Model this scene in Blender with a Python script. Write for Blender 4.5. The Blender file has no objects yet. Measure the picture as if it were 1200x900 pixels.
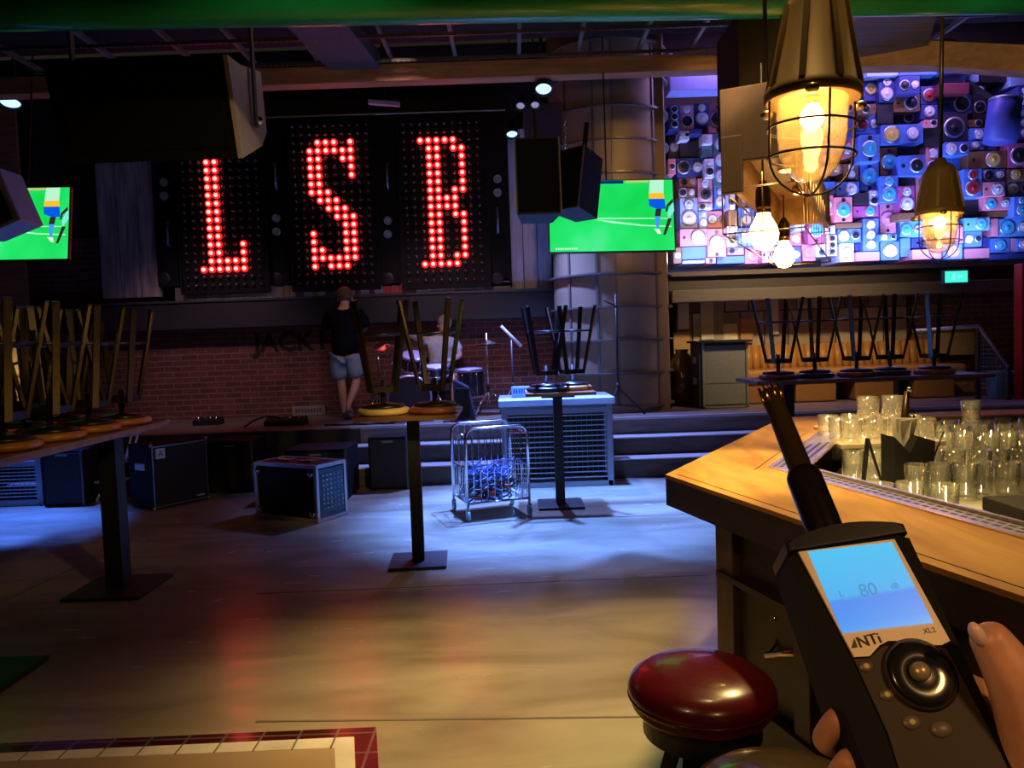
import bpy, bmesh, math, random
from mathutils import Vector, Matrix, Euler
random.seed(7)
C = bpy.context.scene.collection
PI = math.pi
R = math.radians
# ------------------------------------------------------------------ camera
EYE = Vector((0, 0, 1.55)); PITCH = R(-3.18); ROLL = R(2.0); FPX = 900.0
R0 = Vector((1, 0, 0)); FW = Vector((0, math.cos(PITCH), math.sin(PITCH))); U0 = Vector((0, -math.sin(PITCH), math.cos(PITCH)))
RC = R0*math.cos(ROLL) - U0*math.sin(ROLL)
UC = R0*math.sin(ROLL) + U0*math.cos(ROLL)
def ray(x, y): return FW*FPX + RC*(x-600) + UC*(450-y)
def P(x, y, Y):
    d = ray(x, y); return EYE + d*(Y/d.y)
def G(x, y, z=0.0):
    d = ray(x, y); return EYE + d*((z-EYE.z)/d.z)
def px(n, Y): return n*Y/FPX
cd = bpy.data.cameras.new('camera'); cam = bpy.data.objects.new('camera', cd); C.objects.link(cam)
cd.sensor_width = 36; cd.lens = 27.0; cd.clip_start = 0.02; cd.clip_end = 100
mr = Matrix((RC, UC, -FW)).transposed().to_4x4(); mr.translation = EYE; cam.matrix_world = mr
bpy.context.scene.camera = cam

# ------------------------------------------------------------------ materials
MATS = {}
def M(name, col=(.5,.5,.5), rough=.5, metal=0.0, emit=None, es=0.0, var=0.12, scale=8.0, bump=0.0, coat=0.0, spec=.5):
    if name in MATS: return MATS[name]
    m = bpy.data.materials.new(name); m.use_nodes = True; MATS[name] = m
    nt = m.node_tree; b = nt.nodes['Principled BSDF']
    b.inputs['Roughness'].default_value = rough; b.inputs['Metallic'].default_value = metal
    b.inputs['Coat Weight'].default_value = coat; b.inputs['Specular IOR Level'].default_value = spec
    tc = nt.nodes.new('ShaderNodeTexCoord'); nz = nt.nodes.new('ShaderNodeTexNoise'); nz.inputs['Scale'].default_value = scale
    nz.inputs['Detail'].default_value = 4
    nt.links.new(tc.outputs['Object'], nz.inputs['Vector'])
    mx = nt.nodes.new('ShaderNodeMix'); mx.data_type = 'RGBA'
    mx.inputs[6].default_value = tuple(c*(1-var) for c in col)+(1,); mx.inputs[7].default_value = tuple(min(1, c*(1+var)) for c in col)+(1,)
    nt.links.new(nz.outputs['Fac'], mx.inputs[0]); nt.links.new(mx.outputs[2], b.inputs['Base Color'])
    if bump:
        bp = nt.nodes.new('ShaderNodeBump'); bp.inputs['Strength'].default_value = bump; bp.inputs['Distance'].default_value = .01
        nt.links.new(nz.outputs['Fac'], bp.inputs['Height']); nt.links.new(bp.outputs['Normal'], b.inputs['Normal'])
    if emit:
        b.inputs['Emission Color'].default_value = tuple(emit)+(1,); b.inputs['Emission Strength'].default_value = es
    return m
def ramp(nt, src, stops):
    r = nt.nodes.new('ShaderNodeValToRGB'); e = r.color_ramp.elements
    while len(e) < len(stops): e.new(.5)
    for i, (p, c) in enumerate(stops): e[i].position = p; e[i].color = tuple(c)+(1,)
    nt.links.new(src, r.inputs[0]); return r.outputs[0]
def wood(name, c1, c2, rough=.45, axis=(1, 12, 12), scale=1.6, coat=0.0, planks=None):
    m = bpy.data.materials.new(name); m.use_nodes = True; MATS[name] = m; nt = m.node_tree; b = nt.nodes['Principled BSDF']
    tc = nt.nodes.new('ShaderNodeTexCoord'); mp = nt.nodes.new('ShaderNodeMapping'); mp.inputs['Scale'].default_value = axis
    nt.links.new(tc.outputs['Object'], mp.inputs[0])
    nz = nt.nodes.new('ShaderNodeTexNoise'); nz.inputs['Scale'].default_value = scale; nz.inputs['Detail'].default_value = 8; nz.inputs['Distortion'].default_value = .6
    nt.links.new(mp.outputs[0], nz.inputs['Vector'])
    out = ramp(nt, nz.outputs['Fac'], [(.3, c1), (.7, c2)])
    nt.links.new(out, b.inputs['Base Color']); b.inputs['Roughness'].default_value = rough; b.inputs['Coat Weight'].default_value = coat
    bp = nt.nodes.new('ShaderNodeBump'); bp.inputs['Strength'].default_value = .15; bp.inputs['Distance'].default_value = .003
    nt.links.new(nz.outputs['Fac'], bp.inputs['Height']); nt.links.new(bp.outputs['Normal'], b.inputs['Normal'])
    return m
def bricks(name, c1, c2, mortar, w, h, ms=.01, rough=.85, plane='xz', off=.5, bump=.6):
    m = bpy.data.materials.new(name); m.use_nodes = True; MATS[name] = m; nt = m.node_tree; b = nt.nodes['Principled BSDF']
    tc = nt.nodes.new('ShaderNodeTexCoord'); sp = nt.nodes.new('ShaderNodeSeparateXYZ'); cb = nt.nodes.new('ShaderNodeCombineXYZ')
    nt.links.new(tc.outputs['Object'], sp.inputs[0])
    nt.links.new(sp.outputs['XYZ'.index(plane[0].upper())], cb.inputs[0]); nt.links.new(sp.outputs['XYZ'.index(plane[1].upper())], cb.inputs[1])
    br = nt.nodes.new('ShaderNodeTexBrick'); br.offset = off
    br.inputs['Color1'].default_value = tuple(c1)+(1,); br.inputs['Color2'].default_value = tuple(c2)+(1,); br.inputs['Mortar'].default_value = tuple(mortar)+(1,)
    br.inputs['Scale'].default_value = 1; br.inputs['Brick Width'].default_value = w; br.inputs['Row Height'].default_value = h; br.inputs['Mortar Size'].default_value = ms
    br.inputs['Bias'].default_value = 0
    nt.links.new(cb.outputs[0], br.inputs['Vector'])
    nz = nt.nodes.new('ShaderNodeTexNoise'); nz.inputs['Scale'].default_value = 5; nz.inputs['Detail'].default_value = 6
    nt.links.new(tc.outputs['Object'], nz.inputs['Vector'])
    mx = nt.nodes.new('ShaderNodeMix'); mx.data_type = 'RGBA'; mx.blend_type = 'MULTIPLY'; mx.inputs[0].default_value = .7
    nt.links.new(br.outputs['Color'], mx.inputs[6]); nt.links.new(ramp(nt, nz.outputs['Fac'], [(.3, (.55,.55,.55)), (.7, (1,1,1))]), mx.inputs[7])
    nt.links.new(mx.outputs[2], b.inputs['Base Color']); b.inputs['Roughness'].default_value = rough
    if bump:
        bp = nt.nodes.new('ShaderNodeBump'); bp.inputs['Strength'].default_value = bump; bp.inputs['Distance'].default_value = .008; bp.invert = True
        nt.links.new(br.outputs['Fac'], bp.inputs['Height']); nt.links.new(bp.outputs['Normal'], b.inputs['Normal'])
    return m
def thin_glass(name, tint=(1,1,1), gloss=.04, rough=.02, body=.12, bodycol=(.8,.8,.7)):
    m = bpy.data.materials.new(name); m.use_nodes = True; MATS[name] = m; nt = m.node_tree
    for n in list(nt.nodes):
        if n.type == 'BSDF_PRINCIPLED': nt.nodes.remove(n)
    out = nt.nodes['Material Output']
    tr = nt.nodes.new('ShaderNodeBsdfTransparent'); tr.inputs[0].default_value = tuple(tint)+(1,)
    gl = nt.nodes.new('ShaderNodeBsdfGlossy'); gl.inputs['Roughness'].default_value = rough
    df = nt.nodes.new('ShaderNodeBsdfTranslucent' if body > .15 else 'ShaderNodeBsdfDiffuse'); df.inputs[0].default_value = tuple(bodycol)+(1,)
    a = nt.nodes.new('ShaderNodeMixShader'); a.inputs[0].default_value = body
    nt.links.new(tr.outputs[0], a.inputs[1]); nt.links.new(df.outputs[0], a.inputs[2])
    lw = nt.nodes.new('ShaderNodeLayerWeight'); lw.inputs['Blend'].default_value = .5
    mt = nt.nodes.new('ShaderNodeMath'); mt.operation = 'POWER'; mt.inputs[1].default_value = 2.5; nt.links.new(lw.outputs['Facing'], mt.inputs[0])
    ad = nt.nodes.new('ShaderNodeMath'); ad.operation = 'ADD'; ad.inputs[1].default_value = gloss; ad.use_clamp = True; nt.links.new(mt.outputs[0], ad.inputs[0])
    b = nt.nodes.new('ShaderNodeMixShader'); nt.links.new(ad.outputs[0], b.inputs[0]); nt.links.new(a.outputs[0], b.inputs[1]); nt.links.new(gl.outputs[0], b.inputs[2])
    nt.links.new(b.outputs[0], out.inputs[0]); return m

black = M('black paint', (.012,.012,.014), .45); blackm = M('black matte', (.008,.008,.009), .8)
dmetal = M('dark brown metal', (.03,.024,.02), .35, .6)
legmat = M('stool leg steel', (.16,.125,.08), .25, .9)
legdark = M('dark leg steel', (.06,.05,.05), .3, .8)
chrome = M('chrome', (.75,.75,.75), .15, 1.0, var=.05)
galv = M('galvanised steel', (.45,.47,.5), .35, .9)
brass = M('brass', (.75,.5,.2), .25, 1.0)
cage_m = M('aged lamp metal', (.34,.22,.09), .5, .3, scale=20)
seatorange = wood('orange seat wood', (.36,.11,.02), (.52,.2,.04), .35, (2,2,2), 3, .4)
seatyellow = wood('yellow seat wood', (.85,.55,.14), (.95,.7,.24), .35, (2,2,2), 3, .4)
seatred = wood('reddish seat wood', (.22,.07,.03), (.38,.13,.06), .3, (2,2,2), 3, .5)
seatblue = M('blue vinyl', (.03,.04,.12), .25, coat=.4)
tabwood = wood('table top wood', (.16,.07,.03), (.3,.14,.06), .35, (1,8,8), 2, .3)
barwood = wood('bar counter oak', (.36,.17,.035), (.60,.34,.085), .62, (9,2,9), 1.3, 0)
barwood.node_tree.nodes['Principled BSDF'].inputs['Specular IOR Level'].default_value = .15
bardark = wood('bar front dark wood', (.035,.02,.012), (.075,.04,.022), .5, (2,2,6), 2)
beamwood = wood('ceiling beam wood', (.3,.14,.06), (.5,.25,.1), .55, (1,8,8), 2)
greywood = wood('grey barn wood', (.2,.17,.16), (.6,.5,.46), .7, (10,10,1), 1.6)
palewood = wood('pale barn wood', (.7,.66,.75), (.95,.92,.98), .6, (10,10,1), 1.6)
brownwall = M('dark brown wall', (.05,.036,.03), .8, bump=.2)
brickm = bricks('red brick', (.25,.07,.045), (.15,.045,.035), (.24,.17,.15), .24, .08, .009)
brickt = bricks('tan brick', (.35,.16,.08), (.22,.1,.06), (.4,.28,.2), .24, .08, .012)

# ------------------------------------------------------------------ mesh builder
class MB:
    def __init__(s): s.bm = bmesh.new(); s.mi = 0
    def _fin(s, faces, smooth=False):
        for f in faces: f.smooth = smooth; f.material_index = s.mi
    def box(s, c, d, rot=None, bev=0.0):
        r = bmesh.ops.create_cube(s.bm, size=1.0)
        vs = r['verts']; fs = set(f for v in vs for f in v.link_faces)
        m = Matrix.Translation(Vector(c)) @ (rot.to_4x4() if rot else Matrix.Identity(4)) @ Matrix.Diagonal((d[0], d[1], d[2], 1))
        bmesh.ops.transform(s.bm, matrix=m, verts=vs)
        if bev > 0:
            es = list(set(e for v in vs for e in v.link_edges))
            r2 = bmesh.ops.bevel(s.bm, geom=es, offset=bev, segments=2, affect='EDGES', profile=.6)
            fs = set(f for f in r2['faces']) | set(f for f in fs if f.is_valid)
        s._fin([f for f in fs if f.is_valid]); return s
    def cyl(s, p0, p1, r0, r1=None, seg=12, caps=True):
        p0 = Vector(p0); p1 = Vector(p1); r1 = r0 if r1 is None else r1
        d = p1-p0
        if d.length < 1e-7: return s
        q = d.to_track_quat('Z', 'Y').to_matrix()
        a = []; b = []
        for i in range(seg):
            t = 2*PI*i/seg; o = q @ Vector((math.cos(t), math.sin(t), 0))
            a.append(s.bm.verts.new(p0+o*r0)); b.append(s.bm.verts.new(p1+o*r1))
        fs = [s.bm.faces.new((a[i], a[(i+1) % seg], b[(i+1) % seg], b[i])) for i in range(seg)]
        s._fin(fs, seg > 4)
        if caps: s._fin([s.bm.faces.new(a[::-1]), s.bm.faces.new(b)])
        return s
    def bar(s, p0, p1, w, h, up=(0,0,1)):
        p0 = Vector(p0); p1 = Vector(p1); d = (p1-p0); z = d.normalized(); u = Vector(up)
        if abs(z.dot(u)) > .98: u = Vector((0,1,0)) if abs(z.y) < .9 else Vector((1,0,0))
        x = u.cross(z).normalized(); y = z.cross(x)
        rot = Matrix((x, y, z)).transposed()
        return s.box((p0+p1)/2, (w, h, d.length), rot)
    def lathe(s, prof, seg=24, mat=None, smooth=True, close=False):
        mat = mat or Matrix.Identity(4)
        if isinstance(mat, Vector): mat = Matrix.Translation(mat)
        rings = []
        for r, z in prof:
            if r < 1e-6: rings.append([s.bm.verts.new(mat @ Vector((0, 0, z)))])
            else: rings.append([s.bm.verts.new(mat @ Vector((r*math.cos(2*PI*i/seg), r*math.sin(2*PI*i/seg), z))) for i in range(seg)])
        fs = []
        for a, b in zip(rings[:-1], rings[1:]):
            for i in range(seg):
                j = (i+1) % seg
                if len(a) == 1 and len(b) == 1: continue
                if len(a) == 1: fs.append(s.bm.faces.new((a[0], b[j], b[i])))
                elif len(b) == 1: fs.append(s.bm.faces.new((a[i], a[j], b[0])))
                else: fs.append(s.bm.faces.new((a[i], a[j], b[j], b[i])))
        s._fin(fs, smooth); return s
    def sphere(s, c, r, seg=14, sc=(1,1,1), rot=None):
        n = seg//2; prof = [(r*math.sin(PI*k/n), -r*math.cos(PI*k/n)) for k in range(n+1)]
        m = Matrix.Translation(Vector(c)) @ (rot.to_4x4() if rot else Matrix.Identity(4)) @ Matrix.Diagonal((sc[0], sc[1], sc[2], 1))
        return s.lathe(prof, seg, m)
    def tube(s, pts, r, seg=8, closed=False):
        pts = [Vector(p) for p in pts]; n = len(pts); rings = []
        prev = None
        for i, p in enumerate(pts):
            if closed: d = pts[(i+1) % n]-pts[i-1]
            else: d = pts[min(i+1, n-1)]-pts[max(i-1, 0)]
            d.normalize()
            if prev is None:
                u = Vector((0,0,1)) if abs(d.z) < .9 else Vector((1,0,0)); x = u.cross(d).normalized()
            else: x = (prev-d*prev.dot(d)).normalized()
            prev = x; y = d.cross(x); rr = r[i] if isinstance(r, (list, tuple)) else r
            rings.append([s.bm.verts.new(p+(x*math.cos(2*PI*k/seg)+y*math.sin(2*PI*k/seg))*rr) for k in range(seg)])
        fs = []
        m = n if closed else n-1
        for i in range(m):
            a = rings[i]; b = rings[(i+1) % n]
            for k in range(seg): fs.append(s.bm.faces.new((a[k], a[(k+1) % seg], b[(k+1) % seg], b[k])))
        s._fin(fs, True)
        if not closed: s._fin([s.bm.faces.new(rings[0][::-1]), s.bm.faces.new(rings[-1])])
        return s
    def prism(s, poly, d, mat=None):
        """poly: 2D points, extruded from z=0 to z=d, then transformed."""
        mat = mat or Matrix.Identity(4)
        a = [s.bm.verts.new(mat @ Vector((x, y, 0))) for x, y in poly]; b = [s.bm.verts.new(mat @ Vector((x, y, d))) for x, y in poly]
        n = len(poly); fs = [s.bm.faces.new((a[i], a[(i+1) % n], b[(i+1) % n], b[i])) for i in range(n)]
        fs += [s.bm.faces.new(a[::-1]), s.bm.faces.new(b)]
        s._fin(fs); return s
    def slab(s, poly, z0, z1):
        return s.prism([(p[0], p[1]) for p in poly], z1-z0, Matrix.Translation((0, 0, z0)))
    def text(s, body, size, mat, ext=.002, align='CENTER', bold=0.0):
        cu = bpy.data.curves.new('t', 'FONT'); cu.body = body; cu.size = size; cu.extrude = ext; cu.align_x = align; cu.resolution_u = 3; cu.offset = bold
        o = bpy.data.objects.new('t', cu); C.objects.link(o); dg = bpy.context.evaluated_depsgraph_get(); dg.update()
        me = bpy.data.meshes.new_from_object(o.evaluated_get(dg)); me.transform(mat)
        n0 = len(s.bm.faces); s.bm.from_mesh(me); s.bm.faces.ensure_lookup_table()
        for f in s.bm.faces[n0:]: f.material_index = s.mi; f.smooth = False
        bpy.data.objects.remove(o); bpy.data.curves.remove(cu); bpy.data.meshes.remove(me); return s
    def build(s, name, mat, parent=None, world=False, origin=None):
        bmesh.ops.recalc_face_normals(s.bm, faces=s.bm.faces[:])
        if world and parent is not None: bmesh.ops.transform(s.bm, matrix=parent.matrix_basis.inverted(), verts=s.bm.verts[:])
        if origin is not None: bmesh.ops.transform(s.bm, matrix=Matrix.Translation(-Vector(origin)), verts=s.bm.verts[:])
        me = bpy.data.meshes.new(name); s.bm.to_mesh(me); s.bm.free()
        for m in (mat if isinstance(mat, (list, tuple)) else [mat]): me.materials.append(m)
        o = bpy.data.objects.new(name, me); C.objects.link(o)
        if parent is not None: o.parent = parent
        if origin is not None: o.location = origin
        return o
def tag(o, label, cat, group=None, kind=None):
    o['label'] = label; o['category'] = cat
    if group: o['group'] = group
    if kind: o['kind'] = kind
    return o
def thing(name, label, cat, loc=(0,0,0), rot=(0,0,0), group=None):
    o = bpy.data.objects.new(name, None); C.objects.link(o); o.location = loc; o.rotation_euler = rot
    o.empty_display_size = .1
    o.matrix_basis = Matrix.Translation(Vector(loc)) @ Euler(rot).to_matrix().to_4x4()
    return tag(o, label, cat, group)
def struct(o, label=None):
    o['kind'] = 'structure'
    if label: o['label'] = label
    return o
def dup(root, loc=None, rot=None, label=None, group=None, mats=None, scale=None):
    r = root.copy(); C.objects.link(r)
    if loc is not None: r.location = loc
    if rot is not None: r.rotation_euler = rot
    if scale: r.scale = (scale,)*3
    if label: r['label'] = label
    if group: r['group'] = group
    for ch in list(root.children):
        c = ch.copy(); C.objects.link(c); c.parent = r
        for g in list(ch.children):
            d = g.copy(); C.objects.link(d); d.parent = c
    return r
def skin(name, vr, edges, mat, parent=None, sub=2, world=False, post=None):
    me = bpy.data.meshes.new('sk'); me.from_pydata([v[0] for v in vr], edges, [])
    o = bpy.data.objects.new('sk', me); C.objects.link(o)
    md = o.modifiers.new('s', 'SKIN'); md.use_smooth_shade = True; md.branch_smoothing = .4
    for i, v in enumerate(vr):
        r = v[1]; o.data.skin_vertices[0].data[i].radius = (r, r) if not isinstance(r, tuple) else r
        o.data.skin_vertices[0].data[i].use_root = (i == 0)
    ss = o.modifiers.new('ss', 'SUBSURF'); ss.levels = sub; ss.render_levels = sub
    dg = bpy.context.evaluated_depsgraph_get(); dg.update()
    m2 = bpy.data.meshes.new_from_object(o.evaluated_get(dg)); bpy.data.objects.remove(o); bpy.data.meshes.remove(me)
    if world and parent is not None: m2.transform(parent.matrix_basis.inverted())
    m2.name = name; m2.materials.clear(); m2.materials.append(mat)
    for p in m2.polygons: p.use_smooth = True
    o = bpy.data.objects.new(name, m2); C.objects.link(o)
    if parent is not None: o.parent = parent
    return o
def RZ(a): return Matrix.Rotation(a, 3, 'Z')
def light(kind, loc, energy, col, target=None, size=.1, angle=60, blend=.5, sy=None):
    l = bpy.data.lights.new(kind.lower()+'_light', kind); l.energy = energy; l.color = col
    if kind == 'AREA':
        l.size = size
        if sy: l.shape = 'RECTANGLE'; l.size_y = sy
    else: l.shadow_soft_size = size
    if kind == 'SPOT': l.spot_size = R(angle); l.spot_blend = blend
    o = bpy.data.objects.new(kind.lower()+'_light', l); C.objects.link(o); o.location = loc
    if target is not None: o.rotation_euler = (Vector(target)-Vector(loc)).to_track_quat('-Z', 'Y').to_euler()
    return o
ORD = ['first','second','third','fourth','fifth','sixth','seventh','eighth','ninth','tenth','eleventh','twelfth','thirteenth','fourteenth','fifteenth','sixteenth','seventeenth','eighteenth','nineteenth','twentieth']
def ordn(i): return ORD[i] if i < len(ORD) else str(i+1)+'th'

# ================================================================== SETTING
# ---- floor
def floor_mat():
    m = bpy.data.materials.new('polished floor'); m.use_nodes = True; nt = m.node_tree; b = nt.nodes['Principled BSDF']
    tc = nt.nodes.new('ShaderNodeTexCoord')
    n1 = nt.nodes.new('ShaderNodeTexNoise'); n1.inputs['Scale'].default_value = .9; n1.inputs['Detail'].default_value = 8; n1.inputs['Distortion'].default_value = .8
    mp = nt.nodes.new('ShaderNodeMapping'); mp.inputs['Scale'].default_value = (1, 3, 1); nt.links.new(tc.outputs['Object'], mp.inputs[0]); nt.links.new(mp.outputs[0], n1.inputs['Vector'])
    col = ramp(nt, n1.outputs['Fac'], [(.3, (.22,.175,.12)), (.5, (.31,.26,.19)), (.72, (.41,.35,.26))])
    nt.links.new(col, b.inputs['Base Color'])
    n2 = nt.nodes.new('ShaderNodeTexNoise'); n2.inputs['Scale'].default_value = 3; n2.inputs['Detail'].default_value = 6; nt.links.new(mp.outputs[0], n2.inputs['Vector'])
    mr_ = nt.nodes.new('ShaderNodeMapRange'); mr_.inputs[1].default_value = .3; mr_.inputs[2].default_value = .7; mr_.inputs[3].default_value = .17; mr_.inputs[4].default_value = .28
    nt.links.new(n2.outputs['Fac'], mr_.inputs[0]); nt.links.new(mr_.outputs[0], b.inputs['Roughness'])
    bp = nt.nodes.new('ShaderNodeBump'); bp.inputs['Strength'].default_value = .03; bp.inputs['Distance'].default_value = .01
    nt.links.new(n2.outputs['Fac'], bp.inputs['Height']); nt.links.new(bp.outputs['Normal'], b.inputs['Normal'])
    return m
struct(MB().box((0, 4, -.05), (18, 17, .1)).build('floor', floor_mat()))
jm = M('dark floor line', (.16,.135,.11), .5)
def floor_line(n, a, b, w):
    a = Vector(a); b = Vector(b); struct(MB().bar((a.x, a.y, .0015), (b.x, b.y, .0015), w, .003).build('trim_%d' % n, jm))
floor_line(1, G(300, 846), G(790, 840), .012); floor_line(2, G(-60, 735), G(126, 648), .05)  # first is a floor seam, second a broad dark line
floor_line(3, G(520, 613), G(828, 602), .005); floor_line(4, G(300, 696), G(830, 674), .004)
# ---- floor inlay, bottom left: dark red tiles, cream tiles, beige field
def ring(n, outer, inner, mat, z):
    o = [G(*p) for p in outer]; i = [G(*p) for p in inner]
    poly = [(v.x, v.y) for v in o]+[(v.x, v.y) for v in reversed(i)]
    struct(MB().slab(poly, 0, z).build('trim_%d' % n, mat))
redtile = bricks('dark red glazed tile', (.05,.008,.01), (.09,.012,.012), (.12,.1,.09), .15, .15, .006, .12, 'xy', 0)
creamt = bricks('cream floor tile', (.85,.78,.66), (.9,.83,.7), (.2,.17,.14), .15, .8, .004, .4, 'xy', 0)
ring(6, [(-40,874),(441,853),(447,960)], [(-40,886),(415,865),(419,960)], redtile, .004)
ring(7, [(-40,886),(415,865),(419,960)], [(-40,895),(392,878),(396,960)], creamt, .006)
fl = [G(-40,895),G(392,878),G(396,960),G(-40,960)]
struct(MB().slab(fl, 0, .004).build('trim_8', M('beige inlay', (.42,.3,.18), .4, scale=3)))
# ---- stage and steps
SZ = .6; YW = 10.9
stagewood = wood('stage boards', (.14,.1,.08), (.26,.2,.17), .4, (1,8,8), 2)
risem = wood('step riser wood', (.05,.03,.025), (.14,.09,.07), .6, (1.5,8,8), 2)
struct(MB().box((1.0, 10.25, SZ/2), (16, 2.5, SZ)).build('floor_stage', stagewood), 'raised stage platform of dark boards')
sx0 = P(405, 530, 8.7).x; sx1 = 9.0
for k, (y0, z) in enumerate(((8.4, .2), (8.7, .4))):
    mb = MB().box(((sx0+sx1)/2, (y0+9.0)/2, z/2), (sx1-sx0, 9.0-y0, z), bev=.008)
    struct(mb.build('stage_step', risem), 'long dark wooden step in front of the stage')
    mb = MB().box(((sx0+sx1)/2, y0+.15, z+.006), (sx1-sx0, .31, .012))
    struct(mb.build('step_tread', M('lit step tread', (.55,.53,.52), .35)), 'smooth tread board of a stage step')  # pale tread colour stands in for light on the step tops
struct(MB().box((sx1/2+sx0/2, 9.0, SZ-.001), (sx1-sx0, .05, .03)).build('stage_nosing', M('lit step tread', (.55,.53,.52), .35)))
# left stage front: dark cloth-covered, and its own short side steps
struct(MB().box((-3.9, 8.985, SZ/2), (4.2, .02, SZ-.02)).build('stage_front', M('stage front black', (.02,.018,.018), .7)))
for k, (yy, z) in enumerate(((8.1, .2), (8.5, .4))):
    struct(MB().box((-4.8, (yy+9.0)/2, z/2), (1.2, 9.0-yy, z), bev=.006).build('stage_step', blackm), 'short step at the left end of the stage'); struct(MB().box((-4.8, yy+.1, z+.008), (1.2, .22, .014)).build('step_tread', M('lit step tread', (.55,.53,.52), .35)))  # black body, pale tread: lit top and dark riser put into the colour
# ---- walls / ceilings
struct(MB().box((-3.0, YW+.1, 1.9), (9.6, .2, 2.6)).build('wall_back', brickm))
struct(MB().box((-3.0, YW+.12, 4.4), (9.6, .16, 2.6)).build('wall_back_upper', M('dark upper wall', (.03,.022,.02), .8, bump=.3)))
struct(MB().box((5.6, 11.3, 3.2), (9, .2, 6.4)).build('wall_back_right', brownwall))
struct(MB().box((-8.0, 4, 3.1), (.2, 16, 6.4)).build('wall_left', brownwall))
struct(MB().box((9.2, 4, 3.1), (.2, 16, 6.4)).build('wall_right', brownwall))
struct(MB().box((0.6, -3.1, 3.1), (17.4, .2, 6.4)).build('wall_front', brownwall))
struct(MB().box((0.6, 4.1, 6.3), (17.4, 14.6, .2)).build('ceiling', M('black ceiling', (.01,.009,.009), .9)))
struct(MB().box((0.6, 5.4, 4.62), (17.4, 5.0, .08)).build('ceiling_lower', M('black ceiling', (.01,.009,.009), .9)))
# dark projecting ledge above the bricks
zb0 = P(400, 380, 10.6).z; zb1 = P(400, 348, 10.6).z
lx0 = -7.8; lx1 = P(652, 360, 10.6).x
struct(MB().box(((lx0+lx1)/2, 10.72, (zb0+zb1)/2), (lx1-lx0, .35, zb1-zb0), bev=.01).build('trim_9', M('ledge charcoal', (.022,.022,.026), .5)))
struct(MB().box(((lx0+lx1)/2, 10.53, zb1+.005), (lx1-lx0, .03, .03)).build('trim_10', M('ledge edge steel', (.09,.09,.11), .4, .5)))

# ---- upper ceiling: orange beam, bars, green beam
def span(a, b, w, h, mat, name, lab, cat):
    return tag(MB().bar(a, b, w, h).build(name, mat, origin=((a[0]+b[0])/2, (a[1]+b[1])/2, (a[2]+b[2])/2)), lab, cat)
a = P(60, 98, 8.0); b = P(880, 78, 8.0)
struct(MB().box(((-7.9+b.x)/2, 8.0, (a.z+b.z)/2), (b.x+7.9, .18, .17), bev=.008).build('trim_11', beamwood))
a = P(985, 69, 7.0); b = P(1090, 66, 6.7); c = P(1230, 74, 6.2)
mb = MB(); mb.bar(a, b, .2, .2); mb.bar(b, c, .2, .2)
struct(mb.build('trim_12', wood('bright beam wood', (.5,.26,.08), (.72,.4,.14), .55, (1,8,8), 2)))
a = P(-80, 10, 3.0); b = P(1290, -12, 3.15)
tag(MB().tube([a.lerp(b, t/8) for t in range(9)], .085, 20).build('green_beam', M('green gloss paint', (.01,.30,.12), .3, coat=.4), origin=a.lerp(b, .5)), 'dark green round steel beam across the very top', 'beam')
# ceiling grid bars running away from the camera and two dotted cable trays
gm = M('bar pale steel', (.22,.2,.17), .5, .5)
for i, xx in enumerate((-180, -60, 60, 160, 240, 330, 432, 521, 610, 692, 777, 850, 1010, 1110, 1190)):
    p0 = P(xx, 18, 6.6); dx = P(600 + (xx-600)*.84, 70, 7.85).x
    zz = 4.42
    o = MB().bar((p0.x, 6.5, zz), (dx if abs(dx-p0.x) < .25 else p0.x, 7.9, zz), .035, .045).build('ceiling_bar', gm, origin=(p0.x, 7.2, zz))
    tag(o, 'thin pale steel ceiling bar, %s from the left, above the orange beam' % ordn(i), 'bar', 'ceiling bars above the orange beam')
for i, (yy, nm) in enumerate(((46, 'nearer'), (71, 'farther'))):
    Y = 7.15 + .6*i; z = 4.36
    mb = MB(); mb.bar((-4.6, Y, z), (4.5, Y, z), .02, .03)
    for k in range(150): mb.box((-4.2+k*.055, Y-.015, z-.015), (.02, .02, .02))
    tag(mb.build('cable_tray', M('tray steel', (.12,.1,.08), .4, .6), origin=(0, Y, z)), 'dotted perforated rail across the ceiling, the %s of two' % nm, 'rail')
# ceiling slabs (duct left, plank right)
a = P(375, 50, 7.2)
tag(MB().box((P(388,50,7.2).x, 7.2, 4.42), (.52, 1.5, .16), RZ(R(-6)), .01).build('air_duct', M('duct grey', (.07,.06,.065), .7), origin=a), 'grey boxed air duct under the ceiling left of centre', 'duct')
a = P(1045, 38, 6.3)
tag(MB().box((a.x, 6.3, a.z+.05), (.6, 1.7, .1), RZ(R(-24)), .01).build('ceiling_plank', wood('plank brown', (.12,.08,.05), (.22,.15,.09), .6), origin=a), 'wide brown ceiling plank right of the large cage lamp', 'plank')
# thin white conduit above the letters
a = P(300, 138, 10.5); b = P(592, 129, 10.5)
tag(MB().cyl(a, b, .012).build('conduit', M('pale conduit', (.6,.58,.6), .5), origin=a), 'thin pale conduit running above the red letters', 'pipe')

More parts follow.
